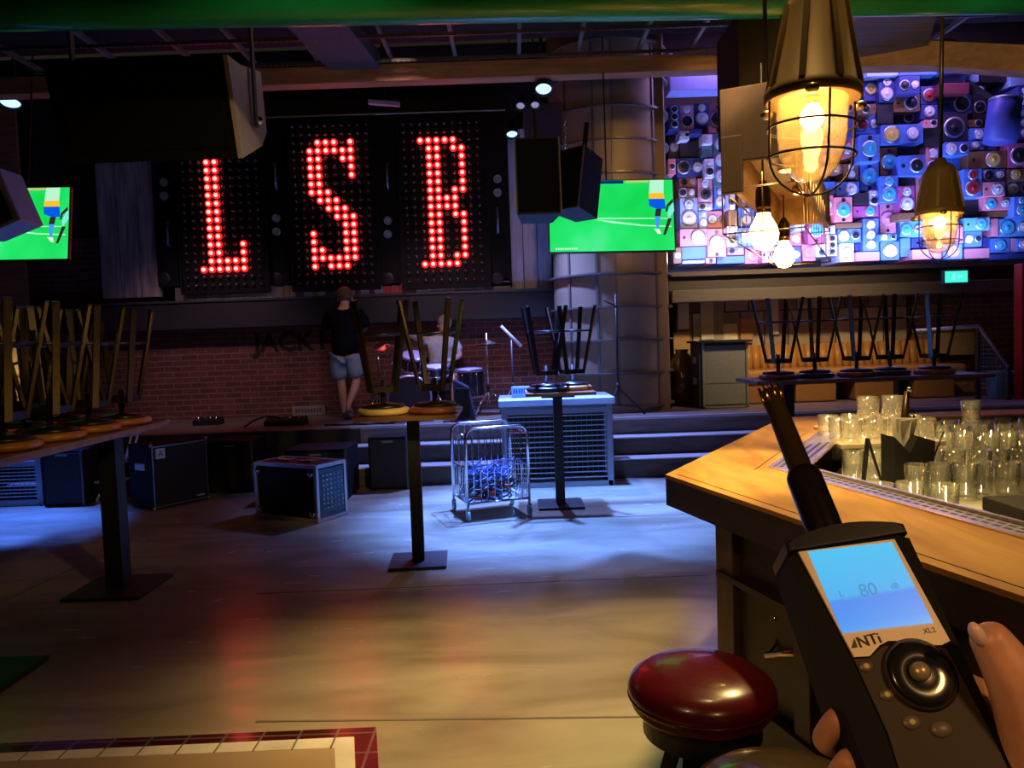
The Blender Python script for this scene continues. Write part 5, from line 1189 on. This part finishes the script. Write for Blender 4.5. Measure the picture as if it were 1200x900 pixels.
# ================================================================== RED STOOL
sc = G(821, 781, .77)
def round_stool(lab, c_, sm, r=.172, h=.77):
    t = thing('bar_stool', lab, 'stool', (c_.x, c_.y, 0))
    prof = [(0,h),(r*.5,h-.002),(r*.8,h-.012),(r*.95,h-.03),(r,h-.05),(r*.985,h-.068),(r*.94,h-.08),(r*.93,h-.083),(r*.95,h-.088),(r*.9,h-.1),(0,h-.1)]
    mb = MB(); mb.lathe(prof, 48); o = mb.build('seat', sm, t)
    mb = MB(); mb.tube([(r*.99*math.cos(a_*PI/24), r*.99*math.sin(a_*PI/24), h-.066) for a_ in range(48)], .0025, 6, True); mb.build('piping', sm, t)
    mb = MB(); mb.lathe([(r*.8,h-.1),(r*.8,h-.155),(r*.55,h-.16),(.03,h-.17),(.03,h-.3),(0,h-.3)], 32); mb.build('under_ring', black, t)
    for k in range(4):
        a_ = R(45+90*k+10); MB().bar((.06*math.cos(a_), .06*math.sin(a_), h-.17), (.22*math.cos(a_), .22*math.sin(a_), 0.01), .03, .03).build('leg', black, t)
    MB().tube([(.17*math.cos(a_*PI/12), .17*math.sin(a_*PI/12), .25) for a_ in range(24)], .01, 8, True).build('foot_ring', black, t)
    return t
round_stool('round oxblood red leather bar stool in front of the bar', sc, M('oxblood leather', (.085,.004,.007), .26, coat=.3, scale=30, var=.15))
sc2 = G(921, 915, .77)
round_stool('second bar stool with glossy dark brown seat, cut off at the bottom edge', sc2, M('tan leather', (.07,.045,.025), .2, coat=.5, scale=30), .17)

# ================================================================== CAGE LAMPS, BULBS AND RACK
warm = (1.0, .62, .22)
glassw = thin_glass('lamp glass', (1,.88,.62), .05, .03, .2, (1,.72,.38))
bulbw = M('bulb glow', (1,.8,.4), .3, emit=(1,.60,.2), es=70)
bulbs = M('bulb glow soft', (1,.8,.4), .3, emit=(1,.58,.18), es=20)
def cage_lamp(c_, s, lab, tilt, ylab):
    """c_: centre of the glass top. s: scale (glass radius)."""
    t = thing('cage_lamp', lab, 'lamp', c_, tilt)
    r = s
    mb = MB()
    seg = 8
    prof = [(r*1.3,0),(r*1.36,r*.05),(r*1.36,r*.30),(r*1.25,r*.40),(r*.85,r*2.6),(r*.7,r*2.95),(r*.35,r*3.15),(r*.3,r*3.4),(0,r*3.4)]
    mb.lathe(prof, 24); mb.lathe([(r*1.3,0),(r*.4,r*.15),(0,r*.15)], 24)
    mb.build('housing', cage_m, t)
    mb = MB()
    for k in range(8):
        a_ = k*PI/4+.2; mb.bar((r*1.3*math.cos(a_), r*1.3*math.sin(a_), r*.35), (r*.86*math.cos(a_), r*.86*math.sin(a_), r*2.65), r*.16, r*.14, (math.cos(a_), math.sin(a_), 0))
    mb.build('cooling_fin', cage_m, t)
    for k in range(3):
        a_ = k*2*PI/3+.15; mb = MB(); mb.sphere((r*1.5*math.cos(a_), r*1.5*math.sin(a_), -r*.05), r*.2, 12, (1,1,.7)); mb.build('clamp_screw', M('lamp brass', (.6,.42,.2), .3, .9), t)
    mb = MB(); mb.lathe([(r*1.0,r*.05),(r*.98,-r*.8),(r*.9,-r*1.5),(r*.72,-r*1.95),(r*.4,-r*2.25),(0,-r*2.33)], 28); mb.build('glass_jar', glassw, t)
    mb = MB()
    for k in range(4):
        a_ = k*PI/2+.35*0+PI/2*0+ (PI/2 if 0 else 0)
        ca, sa = math.cos(a_-PI/2), math.sin(a_-PI/2)
        pts = [(r*1.25*ca, r*1.25*sa, 0), (r*1.22*ca, r*1.22*sa, -r*1.6)]
        for j in range(1, 7):
            b_ = j*PI/12; pts.append((r*1.22*ca*math.cos(b_), r*1.22*sa*math.cos(b_), -r*1.6-r*1.1*math.sin(b_)))
        mb.tube(pts, r*.035, 6)
    for rr, z in ((1.24, -.75), (1.22, -1.6)): mb.tube([(r*rr*math.cos(j*PI/16), r*rr*math.sin(j*PI/16), r*z) for j in range(32)], r*.035, 6, True)
    mb.build('wire_guard', M('guard wire', (.06,.045,.03), .35, .8), t)
    mb = MB(); mb.sphere((0,0,-r*.45), r*.33, 16, (1,1,1.15)); mb.build('bulb', bulbw, t)
    mb = MB(); mb.cyl((0,0,-r*.1), (0,0,r*.1), r*.22, seg=14); mb.build('bulb_socket', brass, t)
    mb = MB(); mb.cyl((0,0,r*3.3), (0,0,r*3.3+1.2 if s > .05 else r*3.3+.6), r*.12, seg=10); mb.build('stem', dmetal, t)
    return t
c_ = P(952, 119, 2.0)
cage_lamp(c_, px(39.5, 2.0), 'large cage lamp with ribbed housing, glowing, hanging in the upper right foreground', (0, R(2), 0), '')
L1p = c_ + Vector((0, 0, -.04))
c_ = P(1101, 252, 4.3)
cage_lamp(c_, px(19, 4.3), 'smaller brass cage lamp glowing farther back at the right', (0, R(1), 0), '')
L2p = c_ + Vector((0, 0, -.04))
def bare(x, y, Y, r, lab):
    c_ = P(x, y, Y); t = thing('pendant_bulb', lab, 'lamp', c_, group='bare filament bulbs under the hanging rack')
    mb = MB(); mb.lathe([(0,-r*1.15),(r*.55,-r*1.0),(r*.95,-r*.4),(r,0),(r*.85,r*.55),(r*.5,r*1.15),(r*.42,r*1.5),(0,r*1.5)], 20); mb.build('bulb', bulbs, t)
    mb = MB(); mb.lathe([(r*.45,r*1.4),(r*.5,r*1.5),(r*.5,r*1.8),(r*.42,r*1.85),(0,r*1.9)], 16); mb.build('screw_cap', brass, t)
    mb = MB(); mb.lathe([(r*.5,r*1.8),(r*.55,r*2.2),(r*.5,r*3.0),(r*.2,r*3.6),(0,r*3.6)], 16); mb.build('socket', dmetal, t)
    mb = MB(); mb.cyl((0,0,r*3.5), (0,0,r*3.5+.45), .004, seg=6); mb.build('cord', black, t)
    return c_
b1 = bare(895, 274, 3.0, .056, 'bare glowing bulb under the hanging rack, nearer and larger')
b2 = bare(919, 300, 4.05, .055, 'bare glowing bulb under the hanging rack, farther and smaller')
# rack: direction u in plan
ux = Vector((.48, 1.0, 0)).normalized(); uz = Vector((0,0,1)); un = Vector((ux.y, -ux.x, 0))
r0 = P(893, 205, 2.75); r0.z = P(893, 190, 2.75).z
t = thing('hanging_rack', 'hanging wooden bar rack with wire sides and small downlights', 'rack', r0, (0, 0, math.atan2(ux.y, ux.x)-PI/2))
rw = px(84, 2.75)/math.cos(.4); rl = 1.55; rwd = wood('rack wood', (.3,.16,.06), (.5,.3,.12), .5, (8,1,8), 2)
rdk = wood('rack fascia', (.022,.006,.002), (.035,.011,.004), .8, (8,1,8), 2)
MB().box((0, rl/2, .12), (rw-.04, rl, .02)).build('ceiling_board', rwd, t)
MB().box((0, rl, .05), (rw, .02, .16)).build('far_board', rwd, t)
for sx in (-1, 1): MB().box((sx*(rw/2-.02), rl/2, .03), (.02, rl, .18)).build('side_board', rwd, t)
MB().box((0, .0, .14), (rw, .03, .26), bev=.004).build('end_board', rdk, t)
MB().box((-rw*.36, -.01, -.0), (rw*.26, .04, .2), bev=.004).build('end_block', rdk, t)
MB().box((rw*.42, -.01, .02), (rw*.14, .04, .2), bev=.004).build('end_block', rdk, t)
mb = MB()
for sx in (-1, 1):
    for z in (-.08, -.24): mb.cyl((sx*rw/2, 0, z), (sx*rw/2, rl, z), .003, seg=6)
    for k in range(12): mb.cyl((sx*rw/2, rl*k/11, -.24), (sx*rw/2, rl*k/11, -.0), .0016, seg=6)
mb.build('wire_side', M('rack wire', (.6,.42,.2), .3, .9), t)
for y_ in (0, rl):
    mb = MB()
    for z in (-.08, -.24): mb.cyl((-rw/2, y_, z), (rw/2, y_, z), .003, seg=6)
    for sx in (-1, 0, 1): mb.cyl((sx*rw/2, y_, -.24), (sx*rw/2, y_, .0), .0025, seg=6)
    mb.build('wire_end', M('rack wire', (.6,.42,.2), .3, .9), t)
for y_ in (.6, 1.2):
    mb = MB(); mb.lathe([(.045,0),(.045,.03),(0,.03)], 16, Matrix.Translation((.03, y_, .075))); dl = mb.build('downlight', brass, t)
    mb = MB(); mb.lathe([(.035,0),(0,-.002)], 16, Matrix.Translation((.03, y_, .075))); mb.build('downlight_lens', bulbs, dl)
mb = MB()
for y_ in (.15, 1.4): mb.cyl((0, y_, .13), (0, y_, 2.36), .008, seg=8)
mb.build('suspension_rods', black, t)
RK = t
# dark boxed beam/cabinet above rack
a = P(866, 130, 3.4)
tag(MB().box((P(886, 110, 3.6).x, 3.6, P(880, 100, 3.6).z), (px(66, 3.6), .35, px(130, 3.6)), bev=.01).build('hanging_cabinet', rdk, origin=a), 'dark brown hanging cabinet above the wire rack, left of the large cage lamp', 'cabinet')

# ================================================================== HELD METER AND HAND
d0 = P(990, 632, .50); d1 = P(1100, 900, .415)
ey_ = (d1-d0).normalized()
exr = P(1055, 622, .5)-P(930, 640, .5); exr = (exr-ey_*exr.dot(ey_)).normalized(); ez_ = exr.cross(-ey_).normalized()
def uv(x, y, off=0.0):
    o = d0+ez_*off; d_ = ray(x, y); s_ = (o-EYE).dot(ez_)/d_.dot(ez_); q = EYE+d_*s_-o
    return (q.dot(exr), -q.dot(ey_))     # (u, up)
MT = Matrix((exr, -ey_, ez_)).transposed().to_4x4(); MT.translation = d0
t = bpy.data.objects.new('sound_level_meter', None); C.objects.link(t); t.matrix_basis = MT; t.empty_display_size = .05
tag(t, 'black handheld sound level meter with lit blue screen and pointing microphone', 'sound meter')
rub = M('meter rubber', (.004,.0045,.006), .6, spec=.12); 
TLu = uv(928, 640); TRu = uv(1057, 624); RMu = uv(1112, 745); 
hw = (TRu[0]-TLu[0])/2; uc = (TRu[0]+TLu[0])/2
def rbox(mb, u0, u1, v0, v1, z0, z1, r=.01, bev=.004, waist=0):
    pts = []
    for cx_, cy_, a0 in ((u1-r, v1-r, 0), (u0+r, v1-r, 90), (u0+r, v0+r, 180), (u1-r, v0+r, 270)):
        for k in range(6): a_ = R(a0+18*k); pts.append((cx_+r*math.cos(a_), cy_+r*math.sin(a_)))
    n0 = set(mb.bm.verts); mb.prism(pts, z1-z0, Matrix.Translation((0, 0, z0)))
    if bev:
        vs = [v for v in mb.bm.verts if v not in n0]; es = [e for v in vs for e in v.link_edges if abs(e.verts[0].co.z-e.verts[1].co.z) < 1e-6]
        r_ = bmesh.ops.bevel(mb.bm, geom=list(set(es)), offset=bev, segments=3, affect='EDGES', profile=.5)
        for f in mb.bm.faces: f.smooth = False
    return mb
mb = MB(); rbox(mb, uc-hw-.004, uc+hw+.003, -.215, .006, -.045, .0, .012, .006); ob = mb.build('housing', rub, t)
# arched top cap
mb = MB(); pts = []
for k in range(13):
    u = uc-hw-.004+(2*hw+.007)*k/12; pts.append((u, .004+.0065*math.sin(PI*k/12)))
pts += [(uc+hw+.003, -.003), (uc-hw-.004, -.003)]
mb.prism(pts, .046, Matrix.Translation((0, 0, -.044)))
es = [e for e in mb.bm.edges if abs(e.verts[0].co.z-e.verts[1].co.z) < 1e-6]
bmesh.ops.bevel(mb.bm, geom=es, offset=.002, segments=3, affect='EDGES', profile=.5)
mb.build('top_cap', M('meter cap', (.006,.007,.012), .3, spec=.4), t)
# beige bezel from outline
plate = [uv(*p) for p in ((935,648),(1047,633),(1112,752),(1102,757),(1066,757),(1052,752),(1040,752),(1030,757),(1018,770),(1000,771))]
mb = MB(); mb.prism(plate, .0022, Matrix.Translation((0, 0, -.0002))); mb.build('bezel', M('meter bezel', (.85,.72,.52), .45), t)
scr = [uv(*p) for p in ((946,648),(1044,637),(1092,731),(986,743))]
def scrmat():
    m = bpy.data.materials.new('lcd blue'); m.use_nodes = True; nt = m.node_tree; b = nt.nodes['Principled BSDF']
    tc = nt.nodes.new('ShaderNodeTexCoord'); sp = nt.nodes.new('ShaderNodeSeparateXYZ'); nt.links.new(tc.outputs['Generated'], sp.inputs[0])
    col = ramp(nt, sp.outputs[1], [(0, (.06,.42,1)), (.12, (.05,.33,1)), (.38, (.07,.3,1)), (.43, (.07,.5,1)), (1, (.08,.62,1))])
    nt.links.new(col, b.inputs['Emission Color']); b.inputs['Emission Strength'].default_value = .8; b.inputs['Base Color'].default_value = (.02,.03,.05,1); b.inputs['Roughness'].default_value = .25; return m
mb = MB(); mb.prism(scr, .0008, Matrix.Translation((0, 0, .0018))); so = mb.build('screen', scrmat(), t)
um, vm = uv(1018, 694)
mb = MB(); mb.text('80', .0115, Matrix.Translation((um-.001, vm-.003, .0028)), .0001); mb.text('L', .006, Matrix.Translation((um-.018, vm-.001, .0028)), .0001); mb.text('dB', .005, Matrix.Translation((um+.016, vm-.001, .0028)), .0001); mb.build('readout', M('lcd faint digits', (.02,.1,.3), .4, emit=(.03,.28,.62), es=.75), so)
um, vm = uv(1008, 757)
mb = MB()
for bo_ in (0, .0003, .0006): mb.text('NTi', .0092, Matrix.Translation((um+.0055+bo_, vm-.001, .0021)) @ Matrix.Rotation(R(4), 4, 'Z'), .0001)
mb.prism([(-.0085,-.001),(-.0045,-.001),(-.0045,.0045)], .0002, Matrix.Translation((um+.002, vm, .0021))); mb.build('logo', M('logo black', (.02,.02,.02), .5), t)
um, vm = uv(1088, 741); mb = MB(); mb.text('XL2', .0045, Matrix.Translation((um, vm-.001, .0021)), .0001); mb.build('model_lettering', M('logo black', (.02,.02,.02), .5), t)
# lower keypad plate
kp = [uv(*p) for p in ((1000,773),(1018,772),(1034,758),(1066,758),(1108,760),(1168,875),(1190,925),(1060,925),(1040,860))]
mb = MB(); mb.prism(kp, .0015, Matrix.Translation((0, 0, -.0002))); mb.build('keypad_plate', M('keypad brown', (.035,.025,.016), .55, spec=.25), t)
um, vm = uv(1078, 792)
mb = MB(); mb.lathe([(.0,.004),(.008,.004),(.011,.003),(.0165,.0045),(.019,.002),(.0195,0)], 32, Matrix.Translation((um, vm, .001))); mb.build('rotary_wheel', M('wheel black', (.012,.012,.013), .2, coat=.5), t)
mb = MB(); mb.lathe([(.019,0),(.021,.0015),(.019,.003)], 32, Matrix.Translation((um-.0005, vm+.0005, .001))); mb.build('wheel_ring', M('ring bronze', (.16,.13,.1), .25, .7), t)
um2, vm2 = uv(1074, 790); mb = MB(); mb.lathe([(0,.008),(.004,.0075),(.0055,.005),(.0058,0)], 20, Matrix.Translation((um2, vm2, .003))); mb.build('enter_button', M('button gold', (.42,.35,.2), .3, .4), t)
for (x_, y_, nm, s_) in ((1014,782,'escape_button',.0042),(1038,815,'settings_button',.0042),(1067,847,'left_button',.0052),(1102,855,'right_button',.006),(1085,815,'speaker_button',.0052)):
    um, vm = uv(x_, y_); mb = MB(); mb.sphere((um, vm, .0012), s_, 14, (1.1,.8,.45)); bo = mb.build(nm, M('button grey brown', (.13,.11,.08), .4), t)
    mb = MB(); mb.sphere((um, vm, .0028), s_*.5, 10, (1,.9,.3)); mb.build('symbol', M('symbol cream', (.55,.48,.22), .5), bo)
# mic
mc = uc*0; c0_ = Vector((uv(984, 628)[0], .004, -.02))
mb = MB(); mb.lathe([(.0125,0),(.0125,.052),(.0118,.056),(.0095,.060)], 24, Matrix.Translation(c0_) @ Matrix.Rotation(R(-90), 4, 'X')); mb.build('microphone_preamp', M('mic black', (.03,.026,.02), .22, .7), t)
mb = MB(); mb.lathe([(.0095,.058),(.0085,.06),(.0078,.113),(.0078,.128),(.007,.130),(0,.130)], 24, Matrix.Translation(c0_) @ Matrix.Rotation(R(-90), 4, 'X')); mb.build('microphone_capsule', M('mic bronze', (.2,.13,.06), .22, .85), t)
for k in range(8):
    a_ = k*PI/4; mb = MB(); mb.cyl(c0_+Vector((.0078*math.cos(a_), .118, .0078*math.sin(a_))), c0_+Vector((.0075*math.cos(a_), .134, .0075*math.sin(a_))), .0012, seg=6); mb.build('protection_grid', brass, t)
mb = MB(); mb.sphere(Vector(uv(921, 712)+(-.02,))+Vector((-.004,0,0)), .002, 8); mb.build('strap_stud', chrome, t)
# hand
skh = bpy.data.materials.new('hand skin'); skh.use_nodes = True; nt = skh.node_tree; b = nt.nodes['Principled BSDF']
b.inputs['Roughness'].default_value = .42; b.inputs['Subsurface Weight'].default_value = .25; b.inputs['Subsurface Radius'].default_value = (.01,.004,.002); b.inputs['Subsurface Scale'].default_value = .5
tc = nt.nodes.new('ShaderNodeTexCoord'); nz = nt.nodes.new('ShaderNodeTexNoise'); nz.inputs['Scale'].default_value = 60; nz.inputs['Detail'].default_value = 6; nt.links.new(tc.outputs['Object'], nz.inputs['Vector'])
nt.links.new(ramp(nt, nz.outputs['Fac'], [(.3, (.62,.30,.19)), (.7, (.76,.42,.28))]), b.inputs['Base Color'])
bp = nt.nodes.new('ShaderNodeBump'); bp.inputs['Strength'].default_value = .12; bp.inputs['Distance'].default_value = .001; nz2 = nt.nodes.new('ShaderNodeTexNoise'); nz2.inputs['Scale'].default_value = 350; nt.links.new(tc.outputs['Object'], nz2.inputs['Vector']); nt.links.new(nz2.outputs['Fac'], bp.inputs['Height']); nt.links.new(bp.outputs['Normal'], b.inputs['Normal'])
th_ = thing('person', 'bare right hand of the photographer gripping the sound meter', 'person', P(1200, 900, .43))
def Lc(u, v, z): return tuple(MT @ Vector((u, v, z)))
w0 = hw+.004
# local: palm runs behind the device (z ~ -.062) ; wrist toward lower right
vr = [
 (Lc(.018,-.150,-.068), (.030,.016)),     # 0 palm centre
 (Lc(.045,-.178,-.066), (.030,.019)),     # 1 heel
 (Lc(.075,-.215,-.066), (.027,.021)),     # 2 wrist
 (Lc(.11,-.262,-.068), (.03,.026)),     # 3 forearm
 # thumb
 (tuple(P(1236, 890, .415)), .028), (tuple(P(1207, 825, .42)), .020), (tuple(P(1181, 780, .425)), .0148), (tuple(P(1160, 748, .43)), .0120), (tuple(P(1151, 734, .43)), .0095),
 # index (behind, pointing up right side)
 (tuple(P(1176, 855, .455)), .021), (tuple(P(1150, 818, .462)), .0155), (tuple(P(1120, 800, .475)), .0095), (tuple(P(1090, 800, .485)), .008),
 # middle
 (Lc(.004,-.128,-.066), .0125), (Lc(-.024,-.112,-.064), .0098), (Lc(-.045,-.110,-.045), .0085), (tuple(P(990,834,.452)), .0085),
 # ring
 (Lc(.002,-.152,-.066), .012), (Lc(-.024,-.138,-.064), .0098), (Lc(-.046,-.134,-.044), .0088), (tuple(P(1003,884,.436)), .0092),
 # little
 (Lc(.006,-.178,-.066), .011), (Lc(-.018,-.170,-.062), .0085), (Lc(-.041,-.172,-.042), .0075), (Lc(-.043,-.172,-.022), .0062),
]
ed = [(0,1),(1,2),(2,3),(1,4),(4,5),(5,6),(6,7),(7,8),(0,9),(9,10),(10,11),(11,12),(0,13),(13,14),(14,15),(15,16),(0,17),(17,18),(18,19),(19,20),(1,21),(21,22),(22,23),(23,24)]
skin('hand', vr, ed, skh, th_, 3, True)
# thumb nail on the side of the thumb turned to the screen
mb = MB(); mb.sphere(P(1146, 744, .425), .0085, 14, (.5, .55, .95), Matrix.Rotation(R(-28), 3, 'Y'))
mb.build('thumb_nail', M('nail', (.85,.6,.55), .25), th_, True)

# ================================================================== LIGHTS
blue = (.22, .34, 1.0)
light('SPOT', pA+Vector((0,-.03,-.05)), 1500, (.12,.27,1), (.45, 6.95, 0), .05, 50, .6)
light('SPOT', (.45, 7.6, 4.5), 4800, (.11,.27,1), (.35, 6.9, 0), .06, 48, .6)
light('SPOT', pB+Vector((0,-.03,-.05)), 1500, (.2,.3,1), (.3, 8.8, .6), .07, 84, .8)
light('SPOT', pC+Vector((0,-.03,-.05)), 4200, (.05,.16,1), (-5.0, 6.9, 0), .1, 38, .8)
# speaker wall uplights on the ledge and a strip above
light('AREA', (4.2, 10.1, lz1+.12), 115, (.28,.36,1), (4.2, 11.0, 4.0), 4.6, sy=.12)
light('AREA', (4.4, 9.9, 5.3), 60, (.5,.3,1), (4.4, 10.8, 3.6), 4.0, sy=.12)
# warm spots over bar and floor; others added, unseen, to brighten single things
light('SPOT', (1.9, 3.3, 3.8), 420, (1,.66,.24), (1.15, 2.6, 1.1), .05, 62, .8)
light('SPOT', (1.3, 1.4, 3.0), 40, (1,.64,.25), (2.42, 4.3, 2.3), .05, 22, .8)
light('SPOT', (1.3, .4, 2.75), 8, (1,.6,.25), (.80, 2.0, 2.45), .05, 17, .8)
light('SPOT', (.9, 2.2, 4.4), 1050, (1,.69,.27), (.35, 3.3, 0), .2, 48, 1.0)
light('SPOT', (1.8, 3.4, 2.95), 60, (1,.62,.25), (4.2, 6.6, 4.4), .1, 70, 1.0)
light('SPOT', (-1.2, 1.5, 4.2), 80, (1,.62,.25), (-1.3, 2.6, 0), .15, 40, 1.0)
light('SPOT', (.9, -.6, 2.5), 32, (1,.54,.2), (.35, .6, 1.35), .1, 60, .8)
light('SPOT', (-.5, -.3, 2.0), 15, (1,.5,.18), (.3, .5, 1.3), .05, 30, .8)
light('SPOT', (-.8, .2, 2.6), 28, (1,.6,.25), (.7, 2.1, .75), .05, 26, .8)
light('SPOT', (.8, 1.2, 3.3), 170, (1,.66,.25), (-2.5, 4.8, 1.4), .05, 30, 1.0)
light('SPOT', (1.2, 2.0, 2.8), 300, (1,.7,.3), (-.65, 5.5, 1.2), .05, 18, .8)
light('SPOT', (.7, 4.6, 3.6), 22, (1,.75,.6), (-1.2, 3.75, 3.3), .1, 34, 1.0)
light('SPOT', (0, 3.2, 2.9), 50, (1,.62,.3), (.6, 8.0, 4.6), .1, 100, 1.0)
light('SPOT', (3.4, 7.95, 3.4), 330, (1,.70,.36), (3.6, 10.95, 1.5), .1, 84, 1.0)
for x_ in (-4.0, -1.0): light('SPOT', (x_, 7.4, 4.3), 170, (1,.62,.72), (x_-.1, 10.9, .9), .3, 50, 1.0)
light('SPOT', (2.6, 5.5, 4.2), 170, (1,.58,.20), (1.75, 10.0, 3.2), .1, 36, 1.0)
w = bpy.data.worlds.new('world'); bpy.context.scene.world = w; w.use_nodes = True
w.node_tree.nodes['Background'].inputs[0].default_value = (.9,.65,.5,1); w.node_tree.nodes['Background'].inputs[1].default_value = .016
sc_ = bpy.context.scene
sc_.view_settings.view_transform = 'Standard'; sc_.view_settings.look = 'None'; sc_.view_settings.gamma = 1; sc_.view_settings.use_curve_mapping = False
sc_.view_settings.exposure = .12

for o in bpy.data.objects:
    if 'label' in o and len(o['label'].split()) > 16: print('LONGLABEL', o.name, o['label'])
